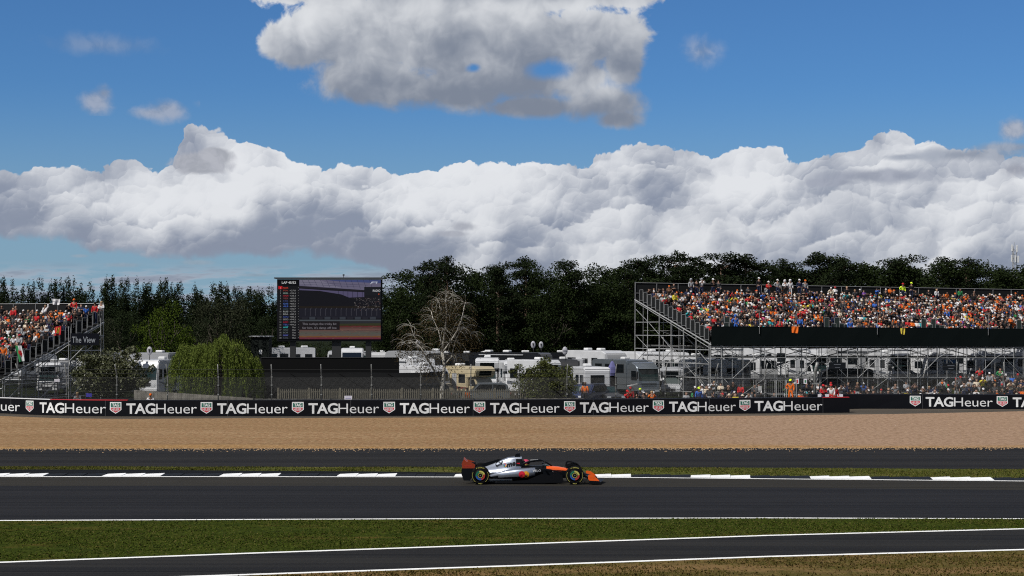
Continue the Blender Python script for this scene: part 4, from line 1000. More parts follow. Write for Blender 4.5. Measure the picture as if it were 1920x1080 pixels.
for k, D in enumerate(ROW_D):
    px = 1172.
    while px < 1935:
        px += random.uniform(.46, .60)*F/D
        if px < 1300: dens = .32 if k < 2 else 0
        elif px < 1425: dens = .80 if k < 3 else .30
        elif px < 1470: dens = .10 if k < 3 else 0
        elif px < 1535: dens = .75 if k < 4 else 0
        elif px < 1640: dens = .80 if k < 3 else .45
        elif px < 1740: dens = .92 if k < 2 else (.5 if k < 3 else .1)
        elif px < 1800: dens = .88 if k < 3 else .30
        else: dens = .97
        if random.random() > dens: continue
        loc = P(px, 620, D); loc.z = bank_z(px, k)
        st = random.random() < (.55 if 1300 < px < 1430 and k > 0 else .22 if k > 0 else .04)
        if px < 1560 and k == 0: st = random.random() < .45
        base = loc + Vector((0, .25 if not st else 0, -.18 if not st else 0))
        spectator(base, -math.atan2(loc.x, loc.y)*.6, '%s, %s' % (ROWN[k], bay_words(px)), 'spectators on the bank behind the right barrier', st)
# front rows of the two stands, person by person; everybody further up is one crowd
stuff = []
def in_gap(S, u, k): return S is RS and k < 4 and any(a < u < b+.5 for a, b in GAPS[1:]) or (S is RS and k < 2 and GAPS[0][0] < u < GAPS[0][1])
for S, org, rot, side in ((RS, R_ORG, R_ROT, 'right'), (LS, L_ORG, L_ROT, 'left')):
    for k in range(S['rows']):
        u = .75 + (k % 2)*.2
        while u < S['L']-.5:
            u += random.gauss(.50, .05)
            if in_gap(S, u, k) or random.random() < .05: continue
            st = random.random() < (.14 if k >= S['rows']-2 else .05) or (side == 'left' and u < 3.0 and random.random() < .7)
            p = stand_pt(S, org, rot, u, k*S['pitch']+(.62 if not st else .35), S['z0']+k*S['rise']); p.z += -.06 if not st else 0
            px = 960+F*p.x/p.y; vis = -15 < px < 1935
            if vis and k < (1 if side == 'right' else 2) and NPEOPLE[0] < 282:
                n5 = int(u/2.2)
                spectator(p, rot*.7, '%s stand %s, %s bay from stairs' % (side, 'front row' if k == 0 else 'second row', (['first']+ORD[1:])[min(n5, 30)]), 'spectators in the lowest rows of the stands', st)
            elif -260 < px < 2350: stuff.append((p, rot*.7+random.uniform(-.4,.4), st))
# one mesh for the rest
def mesh_arrays(me):
    n = len(me.vertices); v = np.empty(n*3, np.float32); me.vertices.foreach_get('co', v)
    m = len(me.loops); lv = np.empty(m, np.int32); me.loops.foreach_get('vertex_index', lv); q = len(me.polygons)
    ls = np.empty(q, np.int32); me.polygons.foreach_get('loop_start', ls); mi = np.empty(q, np.int32); me.polygons.foreach_get('material_index', mi); return v.reshape(-1,3), lv, ls, mi
cache = {}
AV, AL, AS, AM = [], [], [], []; mats_ = []; mid = {}
def mslot(m):
    if m.name not in mid: mid[m.name] = len(mats_); mats_.append(m)
    return mid[m.name]
vo = lo = 0
for p, rz, st in stuff:
    pose = random.choice(['stand','stand_photo','stand_fold','stand_up' if random.random() < .3 else 'stand_side']) if st else random.choice(['sit','sit','sit_photo'])
    sh, hd = pick(SH_W), pick(HD_W); sc = random.uniform(.80,.92); c, s = math.cos(rz)*sc, math.sin(rz)*sc
    for part, ms in (('body0', [random.choice(SKIN[:2]*4+SKIN[2:]), SHM[random.choice(['navy','black','dark grey'])]]), (random.choice(['tee0','jacket0','jacket0']), [SHM[sh]]), (head_kind(hd), [headmat(hd)])):
        if (pose, part) not in cache: cache[(pose, part)] = mesh_arrays(PP[pose][part])
        v, lv, ls, mi = cache[(pose, part)]; w = np.empty_like(v); w[:,0] = v[:,0]*c-v[:,1]*s+p.x; w[:,1] = v[:,0]*s+v[:,1]*c+p.y; w[:,2] = v[:,2]*sc+p.z
        AV.append(w); AL.append(lv+vo); AS.append(ls+lo); AM.append(np.array([mslot(m) for m in ms], np.int32)[np.minimum(mi, len(ms)-1)]); vo += len(v); lo += len(lv)
AV = np.concatenate(AV); AL = np.concatenate(AL); AS = np.concatenate(AS); AM = np.concatenate(AM)
me = bpy.data.meshes.new('crowd'); me.vertices.add(len(AV)); me.vertices.foreach_set('co', AV.ravel()); me.loops.add(len(AL)); me.loops.foreach_set('vertex_index', AL)
me.polygons.add(len(AS)); me.polygons.foreach_set('loop_start', AS)
for m in mats_: me.materials.append(m)
me.polygons.foreach_set('material_index', AM); me.update(calc_edges=True); me.polygons.foreach_set('use_smooth', np.ones(len(AS), bool))
tag(link('crowd', me), 'dense crowd of seated spectators in mixed orange, white and dark clothes filling both grandstands', 'crowd', kind='stuff')
print('people', NPEOPLE[0], 'crowd', len(stuff), 'faces', len(AS))

# ------------------------------------------------------------------ paddock vehicles
V_white = mat('gelcoat_white', (.50,.51,.53), .3, coat=.3, noise=(1.2,.06)); V_cream = mat('gelcoat_cream', (.40,.34,.22), .35, coat=.2, noise=(1.2,.08)); V_grey = mat('gelcoat_grey', (.30,.31,.33), .35, coat=.3)
V_silver = mat('silver_paint', (.24,.27,.30), .28, metal=.7, coat=.4); V_black = mat('black_paint', (.008,.009,.012), .25, coat=.5); V_navy = mat('navy_paint', (.010,.018,.06), .25, coat=.5)
V_glass = mat('dark_glass', (.006,.008,.010), .08, spec=.6); V_gglass = mat('green_tinted_glass', (.012,.028,.028), .08, spec=.6); V_tyre = mat('tyre_rubber', (.010,.010,.011), .8); V_rim = mat('wheel_rim', (.30,.30,.31), .35, metal=.6)
V_trim = mat('dark_trim', (.018,.019,.021), .5); V_lamp = mat('headlamp_glass', (.55,.57,.60), .15); V_red = mat('red_lamp', (.35,.01,.01), .3); V_roof = mat('roof_unit', (.60,.61,.62), .4); V_stripe = mat('grey_graphic', (.10,.11,.13), .4); V_brown = mat('brown_graphic', (.12,.04,.03), .5)
V_blue = mat('blue_graphic', (.02,.05,.22), .4)
def bevel_mesh(me, off, seg=2):
    bm = bmesh.new(); bm.from_mesh(me); bmesh.ops.recalc_face_normals(bm, faces=bm.faces)
    es = [e for e in bm.edges if len(e.link_faces) == 2 and e.calc_face_angle(0) > .35]
    bmesh.ops.bevel(bm, geom=es, offset=off, segments=seg, affect='EDGES', clamp_overlap=True); bm.to_mesh(me); bm.free()
    me.polygons.foreach_set('use_smooth', [True]*len(me.polygons))
    try: me.set_sharp_from_angle(angle=R(40))
    except Exception: pass
def wheel(parent, x, y, r, w, name='wheel'):
    sgn = 1 if y > 0 else -1
    mb = MB(); n = 14; prof = [(r*.62,-w/2),(r*.93,-w/2),(r,-w*.32),(r,w*.32),(r*.93,w/2),(r*.62,w/2)]
    mb.loft([[(math.cos(2*math.pi*i/n)*q, t, r+math.sin(2*math.pi*i/n)*q) for i in range(n)] for q, t in prof], 0, True, False)
    o = mb.build('wheel', V_tyre, parent, (x, y, 0))
    m2 = MB(); m2.loft([[(math.cos(2*math.pi*i/n)*q, sgn*t, r+math.sin(2*math.pi*i/n)*q) for i in range(n)] for q, t in ((r*.63,w*.44),(r*.5,w*.30),(r*.18,w*.34))], 0, True, True)
    m2.build('rim', V_rim, o)
def side_box(mb, x0, x1, z0, z1, y, t=.012, mi=0):
    mb.box(((x0+x1)/2, y, (z0+z1)/2), (x1-x0, t, z1-z0), mi, bev=0)
def vehicle(name, cat, label, px, D, rz, dims, prof, body, front=None, dz=0., bev=.09, group='vehicles parked in the paddock'):
    L, W, Hh = dims; loc = P(px, 620, D); loc.z = terrain(D)+dz
    root = tag(empty(name, loc, rz), label, cat, group)
    mb = MB(); mb.prism([(x*L, z*Hh) for x, z in prof], 'y', -W/2, W/2); me = mb.mesh('body', body); bevel_mesh(me, bev); link('body', me, root); return root, L, W, Hh
def windows(root, W, items, m=None, frame=True, both=True):
    for (x0, x1, z0, z1) in items:
        for s in ((1,-1) if both else (-1,)):
            if frame:
                f = MB(); side_box(f, x0-.05, x1+.05, z0-.05, z1+.05, s*(W/2+.008), .02); fo = f.build('window', V_trim, root)
                g = MB(); side_box(g, x0, x1, z0, z1, s*(W/2+.022), .014); g.build('pane', m or V_glass, fo)
            else: g = MB(); side_box(g, x0, x1, z0, z1, s*(W/2+.010), .02); g.build('window', m or V_glass, root)
def end_panel(root, name, x, y0, y1, z0, z1, m, sgn=1, slant=0., child=None, t=.02):
    mb = MB(); a = x+sgn*.006; k = sgn*t
    vs = [(a, y0, z0), (a, y1, z0), (a+slant, y1, z1), (a+slant, y0, z1)]; vs += [(p[0]+k, p[1], p[2]) for p in vs]
    mb.add(vs, [(3,2,1,0),(4,5,6,7),(0,1,5,4),(1,2,6,5),(2,3,7,6),(3,0,4,7)]); return mb.build(name, m, root)
def roof_units(root, W, Hh, xs):
    for i, x in enumerate(xs):
        mb = MB(); mb.box((x, 0, Hh+.12), (.75, .62, .24), bev=.06); mb.build('roof_unit', V_roof, root)
def dish(root, x, z, y=0., logo=False):
    mb = MB(); mb.tube([(x, y, z), (x, y, z+.42)], .03, 5); b = mb.build('dish_mast', V_trim, root)
    mb = MB(); n = 16; rings = []
    for q, t in ((.03,.0),(.18,.015),(.30,.05),(.34,.08),(.34,.10),(.2,.06),(.03,.05)): rings.append([(x+math.cos(2*math.pi*i/n)*q*.72, t, z+.80+math.sin(2*math.pi*i/n)*q*1.12) for i in range(n)])
    o = mb.loft(rings, 0, True, True).build('satellite_dish', mat('dish_grey', (.34,.34,.38), .5), root); o.location = (x, y-.03, 0)
    o.data.transform(Matrix.Translation((-x, 0, 0))); o.rotation_euler = (0, 0, -root.rotation_euler.z)
    mb = MB(); mb.prism([(-.09,z+.95),(.09,z+.95),(.05,z+.72),(0,z+.62),(-.05,z+.72)] if logo else [(-.16,z+.84),(.16,z+.84),(.16,z+.76),(-.16,z+.76)], 'y', -.012, -.002); mb.build('dish_emblem', V_black if logo else V_stripe, o)
def stripe(root, W, pts, m):
    for s in (1,-1): mb = MB(); mb.prism(pts, 'y', s*(W/2+.004), s*(W/2+.010)); mb.build('graphic', m, root)
A_PROF = [(-.5,.16),(-.5,.98),(-.48,1.0),(.44,1.0),(.475,.93),(.50,.55),(.50,.16)]
CV_PROF = [(-.5,.20),(-.5,.93),(-.46,1.),(.36,1.),(.46,.86),(.5,.55),(.5,.20)]
def coach(px, D, rz, L, H_, label, body=None, W=2.35, dz=0., units=(.2,-.3), dsh=None, grph=None, wide=True, name='motorhome', awn=True):
    body = body or V_white; r, L, W, Hh = vehicle(name, 'motorhome', label, px, D, rz, (L, W, H_), A_PROF, body, dz=dz)
    ws = end_panel(r, 'windscreen', L*.5-.01, -W*.44, W*.44, Hh*.50, Hh*.80, V_gglass, 1, -L*.012)
    mb = MB(); mb.box((L*.5+.02, 0, Hh*.24), (.10, W*.96, .30), bev=.04); mb.build('bumper', V_white if body is V_white else V_trim, r)
    end_panel(r, 'grille', L*.5, -W*.25, W*.25, Hh*.33, Hh*.42, V_trim)
    for s in (1,-1):
        end_panel(r, 'headlight', L*.5, s*W*.30-.2, s*W*.30+.2, Hh*.32, Hh*.41, V_lamp)
        mb = MB(); mb.box((L*.5+.05, s*(W/2+.16), Hh*.66), (.12, .16, .50), bev=.03); mb.tube([(L*.49, s*W/2, Hh*.78), (L*.5+.05, s*(W/2+.16), Hh*.74)], .025, 5); mb.build('mirror', V_trim, r)
    windows(r, W, [(L*.34,L*.45,Hh*.52,Hh*.76),(L*.10,L*.26,Hh*.56,Hh*.76),(-L*.16,-L*.02,Hh*.56,Hh*.74),(-L*.42,-L*.28,Hh*.58,Hh*.74)])
    mb = MB(); side_box(mb, -L*.01+.12, L*.065+.1, Hh*.18, Hh*.80, -(W/2+.006), .02); d = mb.build('door', V_grey, r); mb = MB(); mb.box((L*.06+.02, -(W/2+.03), Hh*.45), (.05,.04,.14)); mb.build('handle', V_trim, d)
    end_panel(r, 'rear_window', -L*.5, -W*.3, W*.3, Hh*.58, Hh*.76, V_glass, -1)
    for s in (1,-1): end_panel(r, 'tail_light', -L*.5, s*W*.42-.07, s*W*.42+.07, Hh*.30, Hh*.45, V_red, -1)
    for x in (L*.30, -L*.26): 
        for s in (1,-1): wheel(r, x, s*(W/2-.14), .36, .24)
    if awn: mb = MB(); mb.box((-L*.05, -(W/2+.06), Hh*.93), (L*.6, .11, .11), bev=.03); mb.build('awning_case', V_grey, r)
    stripe(r, W, [(-L*.49,Hh*.40),(L*.2,Hh*.34),(L*.49,Hh*.46),(L*.2,Hh*.40),(-L*.49,Hh*.47)], grph or V_stripe)
    roof_units(r, W, Hh, [u*L for u in units])
    if dsh is not None: dish(r, dsh*L, Hh, 0, True)
    return r
def caravan(px, D, rz, L, H_, label, body=None, W=2.25, dz=0., units=(.1,), dsh=None, dark_front=False, word=None):
    body = body or V_white; r, L, W, Hh = vehicle('caravan', 'caravan', label, px, D, rz, (L, W, H_), CV_PROF, body, dz=dz)
    sl = (.36-.46)*L
    # slanted front windows follow the nose
    mb = MB(); a = Vector((L*.5, 0, Hh*.57)); b_ = Vector((L*.463, 0, Hh*.84)); nn = Vector((b_.z-a.z, 0, -(b_.x-a.x))).normalized()*.012
    for s in ((0,) if dark_front else (-1,0,1)):
        w2 = W*.42 if dark_front else W*.13; c = s*W*.29
        mb.add([a+nn+Vector((0,c-w2,0)), a+nn+Vector((0,c+w2,0)), b_+nn+Vector((0,c+w2,0)), b_+nn+Vector((0,c-w2,0))], [(0,1,2,3)])
    mb.build('front_window', V_glass, r)
    windows(r, W, [(L*.18,L*.36,Hh*.52,Hh*.76),(-L*.16,L*.0,Hh*.56,Hh*.76),(-L*.44,-L*.26,Hh*.52,Hh*.76)])
    mb = MB(); side_box(mb, L*.03, L*.03+.6, Hh*.22, Hh*.84, -(W/2+.006), .02); d = mb.build('door', V_roof, r); mb = MB(); mb.box((L*.03+.5, -(W/2+.03), Hh*.5), (.05,.04,.12)); mb.build('handle', V_trim, d)
    end_panel(r, 'rear_window', -L*.5, -W*.26, W*.26, Hh*.56, Hh*.78, V_glass, -1)
    for s in (1,-1):
        end_panel(r, 'tail_light', -L*.5, s*W*.42-.07, s*W*.42+.07, Hh*.26, Hh*.42, V_red, -1); wheel(r, -.1, s*(W/2-.12), .33, .2)
    mb = MB(); mb.tube([(L*.5-.1, .35, .55), (L*.5+1.1, 0, .48)], .04, 5); mb.tube([(L*.5-.1, -.35, .55), (L*.5+1.1, 0, .48)], .04, 5); mb.tube([(L*.5+1.0, 0, .5), (L*.5+1.0, 0, .02)], .035, 5); mb.build('tow_bar', V_trim, r)
    stripe(r, W, [(-L*.49,Hh*.36),(L*.1,Hh*.30),(L*.48,Hh*.44),(L*.1,Hh*.36),(-L*.49,Hh*.42)], V_stripe); roof_units(r, W, Hh, [u*L for u in units])
    if dsh is not None: dish(r, dsh*L, Hh)
    if word: mb = MB(); put_text(mb, word, (L*.5+.02, -.62, Hh*.485), (0,1,0), (0,0,1), 1.25, .17, 0, .03); mb.build('lettering', V_lamp, r, fix=False)
    return r
def fifth(px, D, rz, L, H_, label, nose=None, W=2.45, dz=0., units=(.12,-.18)):
    prof = [(-.5,.16),(-.5,.97),(-.48,1.),(.36,1.),(.46,.93),(.5,.76),(.49,.50),(.30,.46),(.28,.16)]
    r, L, W, Hh = vehicle('fifth_wheel_trailer', 'caravan', label, px, D, rz, (L, W, H_), prof, V_white, dz=dz)
    mb = MB(); mb.prism([(L*.462,Hh*.92),(L*.503,Hh*.76),(L*.493,Hh*.52),(L*.40,Hh*.50),(L*.42,Hh*.60),(L*.43,Hh*.93)], 'y', -W/2-.01, W/2+.01); me = mb.mesh('nose_cap', nose or V_grey); bevel_mesh(me, .06); link('nose_cap', me, r)
    windows(r, W, [(L*.14,L*.26,Hh*.58,Hh*.80),(-L*.08,L*.04,Hh*.56,Hh*.78),(-L*.42,-L*.24,Hh*.56,Hh*.80)])
    mb = MB(); mb.box((-L*.14, -(W/2+.18), Hh*.50), (L*.26, .36, Hh*.56), bev=.05); s = mb.build('slide_out', V_grey, r)
    mb = MB(); side_box(mb, -L*.22, -L*.07, Hh*.52, Hh*.72, -(W/2+.37), .015); mb.build('window', V_glass, s)
    end_panel(r, 'rear_window', -L*.5, -W*.3, W*.3, Hh*.58, Hh*.80, V_glass, -1)
    for x in (-L*.14, -L*.14-.85):
        for sg_ in (1,-1): wheel(r, x, sg_*(W/2-.12), .36, .22)
    for s in (1,-1): mb = MB(); mb.box((L*.32, s*.7, Hh*.08+.15), (.08,.08,Hh*.46)); mb.build('support_leg', V_trim, r)
    stripe(r, W, [(-L*.49,Hh*.44),(L*.0,Hh*.36),(L*.45,Hh*.66),(L*.0,Hh*.46),(-L*.49,Hh*.52)], V_black); roof_units(r, W, Hh, [u*L for u in units]); return r
def camper(px, D, rz, L, H_, label, body=None, W=2.2, dz=0., units=(-.2,), dsh=None, cab=None):
    body = body or V_white; prof = [(-.5,.18),(-.5,.97),(-.48,1.),(.36,1.),(.43,.90),(.40,.70),(.22,.66),(.22,.18)]
    r, L, W, Hh = vehicle('camper_van', 'motorhome', label, px, D, rz, (L, W, H_), prof, body, dz=dz)
    mb = MB(); mb.prism([(L*.215,Hh*.14),(L*.215,Hh*.66),(L*.36,Hh*.655),(L*.43,Hh*.42),(L*.49,Hh*.36),(L*.50,Hh*.14)], 'y', -W*.43, W*.43); me = mb.mesh('cab', cab or body); bevel_mesh(me, .07); c = link('cab', me, r)
    mb = MB(); mb.add([(L*.431,-W*.37,Hh*.43),(L*.431,W*.37,Hh*.43),(L*.366,W*.35,Hh*.645),(L*.366,-W*.35,Hh*.645)], [(0,1,2,3)]); o = mb.build('windscreen', V_gglass, c); o.location = (.012,0,.006)
    for s in (1,-1):
        mb = MB(); mb.prism([(L*.24,Hh*.44),(L*.24,Hh*.63),(L*.35,Hh*.63),(L*.41,Hh*.44)], 'y', s*(W*.43+.002), s*(W*.43+.014)); mb.build('window', V_glass, c)
        end_panel(c, 'headlight', L*.5, s*W*.32-.17, s*W*.32+.17, Hh*.26, Hh*.33, V_lamp); wheel(r, L*.34, s*(W*.43-.10), .34, .22); wheel(r, -L*.28, s*(W/2-.14), .34, .22)
    end_panel(c, 'grille', L*.5, -W*.2, W*.2, Hh*.19, Hh*.27, V_trim)
    windows(r, W, [(L*.02,L*.16,Hh*.54,Hh*.76),(-L*.40,-L*.22,Hh*.54,Hh*.76)])
    mb = MB(); side_box(mb, -L*.15, -L*.15+.62, Hh*.18, Hh*.80, -(W/2+.006), .02); mb.build('door', V_grey, r)
    mb = MB(); mb.add([(L*.405,-W*.3,Hh*.74),(L*.405,W*.3,Hh*.74),(L*.426,W*.3,Hh*.88),(L*.426,-W*.3,Hh*.88)], [(0,1,2,3)]); o = mb.build('overcab_window', V_glass, r); o.location = (.014, 0, -.004)
    end_panel(r, 'rear_window', -L*.5, -W*.25, W*.25, Hh*.58, Hh*.78, V_glass, -1); roof_units(r, W, Hh, [u*L for u in units])
    stripe(r, W, [(-L*.49,Hh*.38),(L*.2,Hh*.34),(L*.2,Hh*.40),(-L*.49,Hh*.46)], V_brown if body is V_cream else V_stripe)
    if dsh is not None: dish(r, dsh*L, Hh, 0, True)
    return r
def car(px, D, rz, label, body, kind='suv'):
    prof = [(-.5,.18),(-.5,.60),(-.47,.66),(-.44,.94),(-.36,1.),(.08,1.),(.20,.64),(.44,.56),(.5,.46),(.5,.18)] if kind == 'suv' else [(-.5,.18),(-.5,.55),(-.46,.64),(-.36,.94),(-.24,1.),(.05,.99),(.20,.62),(.44,.54),(.5,.42),(.5,.18)]
    r, L, W, Hh = vehicle('parked_car', 'car', label, px, D, rz, (4.5 if kind == 'suv' else 4.2, 1.84, 1.72 if kind == 'suv' else 1.5), prof, body, bev=.08, group='cars parked behind the fence')
    for s in (1,-1):
        mb = MB(); mb.prism([(-L*.42,Hh*.66),(-L*.40,Hh*.92),(-L*.18,Hh*.94),(-L*.18,Hh*.65)], 'y', s*(W/2+.003), s*(W/2+.012)); mb.build('window', V_glass, r)
        mb = MB(); mb.prism([(-L*.165,Hh*.65),(-L*.165,Hh*.94),(L*.06,Hh*.94),(L*.17,Hh*.65)], 'y', s*(W/2+.003), s*(W/2+.012)); mb.build('window', V_glass, r)
        end_panel(r, 'headlight', L*.5-.06, s*W*.36-.18, s*W*.36+.18, Hh*.40, Hh*.50, V_lamp); end_panel(r, 'tail_light', -L*.5, s*W*.40-.12, s*W*.40+.12, Hh*.46, Hh*.60, V_red, -1)
        for x in (L*.31, -L*.30): wheel(r, x, s*(W/2-.10), .34, .22)
        mb = MB(); mb.box((L*.12, s*(W/2+.10), Hh*.66), (.14,.2,.13), bev=.03); mb.build('mirror', body, r)
    a, b_ = (.085,.965), (.197,.665)
    mb = MB(); mb.add([(L*b_[0],-W*.42,Hh*b_[1]),(L*b_[0],W*.42,Hh*b_[1]),(L*a[0],W*.38,Hh*a[1]),(L*a[0],-W*.38,Hh*a[1])], [(0,1,2,3)]); o = mb.build('windscreen', V_gglass, r); o.location = (.014,0,.008)
    end_panel(r, 'grille', L*.5, -W*.22, W*.22, Hh*.28, Hh*.42, V_trim); end_panel(r, 'rear_window', -L*.445, -W*.34, W*.34, Hh*.68, Hh*.90, V_glass, -1, L*.01); return r
def truck(px, D, rz, label):
    L, W, Hh = 8.6, 2.3, 3.25; loc = P(px, 620, D); loc.z = terrain(D)
    r = tag(empty('horsebox_truck', loc, rz), label, 'truck', None)
    mb = MB(); mb.prism([(-L*.5,.55),(-L*.5,Hh*.98),(-L*.48,Hh*1.02),(L*.24,Hh*1.02),(L*.27,Hh*.98),(L*.27,.55)], 'y', -W/2, W/2); me = mb.mesh('body', V_silver); bevel_mesh(me, .08); link('body', me, r)
    mb = MB(); mb.prism([(L*.272,.42),(L*.272,Hh*.90),(L*.36,Hh*.97),(L*.44,Hh*.90),(L*.478,Hh*.80),(L*.5,Hh*.42),(L*.5,.42)], 'y', -W/2+.02, W/2-.02); me = mb.mesh('cab', V_silver); bevel_mesh(me, .10, 3); c = link('cab', me, r)
    mb = MB(); mb.add([(L*.499,-W*.45,Hh*.44),(L*.499,W*.45,Hh*.44),(L*.4815,W*.43,Hh*.76),(L*.4815,-W*.43,Hh*.76)], [(0,1,2,3)]); o = mb.build('windscreen', V_gglass, c); o.location = (.02,0,.004)
    mb = MB(); mb.prism([(L*.478,Hh*.79),(L*.50,Hh*.765),(L*.507,Hh*.775),(L*.485,Hh*.82)], 'y', -W*.46, W*.46); mb.build('sun_visor', V_silver, c)
    for z in (.30,.335,.37): end_panel(c, 'grille', L*.5, -W*.34, W*.34, Hh*z-.025, Hh*z+.025, V_trim)
    mb = MB(); mb.box((L*.5+.03, 0, .52), (.16, W*.96, .34), bev=.05); mb.build('bumper', V_silver, c)
    for s in (1,-1):
        end_panel(c, 'headlight', L*.5+.10, s*W*.36-.2, s*W*.36+.2, .46, .60, V_lamp)
        mb = MB(); mb.prism([(L*.36,Hh*.46),(L*.36,Hh*.72),(L*.455,Hh*.72),(L*.478,Hh*.46)], 'y', s*(W/2-.018), s*(W/2-.006)); mb.build('window', V_glass, c)
        mb = MB(); mb.box((L*.5+.10, s*(W/2+.14), Hh*.60), (.12,.18,.62), bev=.03); mb.tube([(L*.49, s*(W/2-.05), Hh*.72), (L*.5+.1, s*(W/2+.14), Hh*.70)], .025, 5); mb.build('mirror', V_trim, c)
        for x in (L*.38, -L*.20, -L*.32): wheel(r, x, s*(W/2-.16), .46, .28)
        mb = MB(); mb.prism([(L*.275,.9),(L*.49,1.15),(L*.49,1.22),(L*.275,1.0)], 'y', s*(W/2-.017), s*(W/2-.008)); mb.build('graphic', V_white, c)
    windows(r, W, [(L*.02,L*.20,Hh*.66,Hh*.88),(-L*.20,-L*.04,Hh*.66,Hh*.88),(-L*.42,-L*.28,Hh*.66,Hh*.88)]); roof_units(r, W, Hh*1.02, [0]); return r

D90 = -math.pi/2
coach(296, 153, D90-R(6), 7.2, 3.42, 'white motorhome facing the track, dark windscreen, shield dish on top, left of the willow', dsh=.32, units=(-.2,))
coach(545, 205, math.pi+R(18), 5.6, 3.1, 'white and grey motorhome nose-left beyond the left end of the black hoarding')
car(602, 204, R(30), 'small white car between two motorhomes beyond the black hoarding', V_white, 'hatch')
caravan(661, 200, D90+R(4), 6.5, 3.05, 'black-fronted caravan in the middle beyond the black hoarding', W=2.6, dark_front=True, dz=.15)
caravan(636, 206, D90, 5.5, 2.7, 'grey caravan half hidden left of the black-fronted one', V_grey)
caravan(717, 205, D90+R(180), 6., 2.55, 'white caravan seen from behind near the right end of the black hoarding', dark_front=False)
coach(693, 209, D90, 6., 2.6, 'grey motorhome behind the two caravans under the big screen', V_grey)
coach(768, 158, D90+R(34), 5.6, 3.4, 'tall white motorhome at the hoarding end, behind the white caravan', dsh=None, units=(.1,))
caravan(788, 147, D90+R(42), 5.4, 3.02, 'white caravan with dark windows just left of the birch trunk')
coach(783, 186, R(180)-R(12), 7.0, 3.35, 'long pale motorhome in the rear rank, oval dish on its roof, behind the birch branches', V_grey, dsh=.0, units=(-.3,))
camper(878, 147, D90+R(40), 5.6, 2.95, 'beige motorhome with brown stripes just right of the birch', V_cream)
coach(862, 184, R(180), 7.6, 3.15, 'dark grey coach in the rear rank above the beige motorhome', V_trim, units=(.2,-.1,-.35))
camper(914, 162, D90, 6., 3.35, 'white van-cab camper facing out between the beige motorhome and the black coach')
coach(958, 176, D90+R(58), 9.0, 3.5, 'long black coach with white swooshes and an oval dish, rear rank', V_black, dsh=.30, grph=V_white, units=(-.05,-.3))
camper(961, 158, D90+R(8), 5.6, 3.2, 'white camper nose-on in front of the black coach')
camper(1004, 150, D90+R(38), 5.4, 3.45, 'cream-white camper largely behind the shrub', V_white, units=(.1,))
coach(1022, 180, R(180)+R(8), 8.4, 3.35, 'black coach with an oval dish in the rear rank above the shrub', V_black, dsh=.05, units=(.25,-.2))
caravan(1054, 157, D90+R(6), 6., 3.35, 'black-fronted caravan lettered in white, right of the shrub', V_trim, W=2.4, dark_front=True, dsh=.36, word='SIERRA')
fifth(1117, 171, D90+R(32), 7.6, 3.85, 'tall white trailer with a grey raised nose and two roof units, centre right')
caravan(1104, 144, math.pi/2+R(12), 5.6, 2.98, 'white caravan showing its rear, parked in front of the tall grey-nosed trailer')
truck(1172, 158, D90+R(26), 'silver truck with green-tinted windscreen beside the closed blue parasol')
caravan(1176, 180, D90+R(40), 7., 3.4, 'white caravan directly behind the silver truck', units=())
fifth(1208, 184, D90+R(55), 8.2, 3.35, 'white trailer with pale nose at the left edge of the right stand scaffolding', V_white, units=(.1,))
coach(1242, 176, D90+R(25), 7.4, 3.55, 'white motorhome behind the outer scaffold tubes of the right stand')
caravan(1295, 172, D90+R(35), 7., 3.3, 'white caravan below the stairs of the right stand')
camper(1270, 158, D90-R(20), 5., 2.6, 'grey camper low behind the scaffold base, right of the silver truck', V_grey, units=())
coach(1338, 166, R(180)-R(30), 6.8, 3.1, 'white box-sided motorhome at the corner where the dark skirt begins')
spots = [(1388,188,'coach',-30,3.5),(1412,180,'caravan',25,2.8),(1452,186,'fifth',-50,3.6),(1478,192,'coach',150,3.4),(1518,180,'camper',-15,3.05),(1562,190,'caravan',-40,3.0),(1603,184,'coach',170,3.4),(1638,192,'fifth',-60,3.7),(1668,180,'camper',15,3.1),(1706,186,'coach',-25,3.5),(1742,180,'caravan',35,2.9),(1788,192,'coach',165,3.3),(1826,188,'fifth',-55,3.4),(1858,180,'camper',-30,3.0),(1893,186,'coach',-20,3.4),(1935,182,'caravan',-40,3.1)]
spots += [(1432,192,'fifth',-35,3.7),(1546,192,'coach',-28,3.5),(1762,193,'coach',-35,3.6),(1862,194,'fifth',-40,3.8),(1500,190,'caravan',-30,3.1),(1690,191,'caravan',-30,3.2),(1900,190,'camper',-20,3.3)]
spots.sort()
wn = ['first','second','third','fourth','fifth','sixth','seventh','eighth','ninth','tenth','eleventh','twelfth','thirteenth','fourteenth','fifteenth','sixteenth','seventeenth','eighteenth','nineteenth','twentieth','twenty-first','twenty-second','twenty-third','twenty-fourth']
for i, (px, D, k, a, h) in enumerate(spots):
    lab = 'white %s seen through the scaffolding under the right stand, %s from its stairs' % ({'coach':'motorhome','caravan':'caravan','fifth':'tall trailer','camper':'camper'}[k], wn[i])
    f = {'coach': coach, 'caravan': caravan, 'fifth': fifth, 'camper': camper}[k]; f(px, D, D90+R(abs(a) if abs(a) < 90 else 180-abs(a)+90), 7.6 if k == 'coach' else 8. if k == 'fifth' else 6., h+.25, lab)
camper(98, 160, D90+R(6), 5.6, 3.0, 'white camper facing out under the left stand')
caravan(58, 176, D90-R(20), 6., 3.3, 'white caravan behind the foot of the left stand')
caravan(130, 178, R(180)-R(10), 6.5, 2.6, 'pale caravan side-on between the left stand and the grey bush', units=(.1,-.2))
coach(262, 172, R(180)-R(14), 7.5, 3.6, 'grey-white motorhome side-on above the white one left of the willow', V_grey)
caravan(215, 168, R(180)+R(4), 6., 2.6, 'white caravan mostly hidden by the grey-green bush')
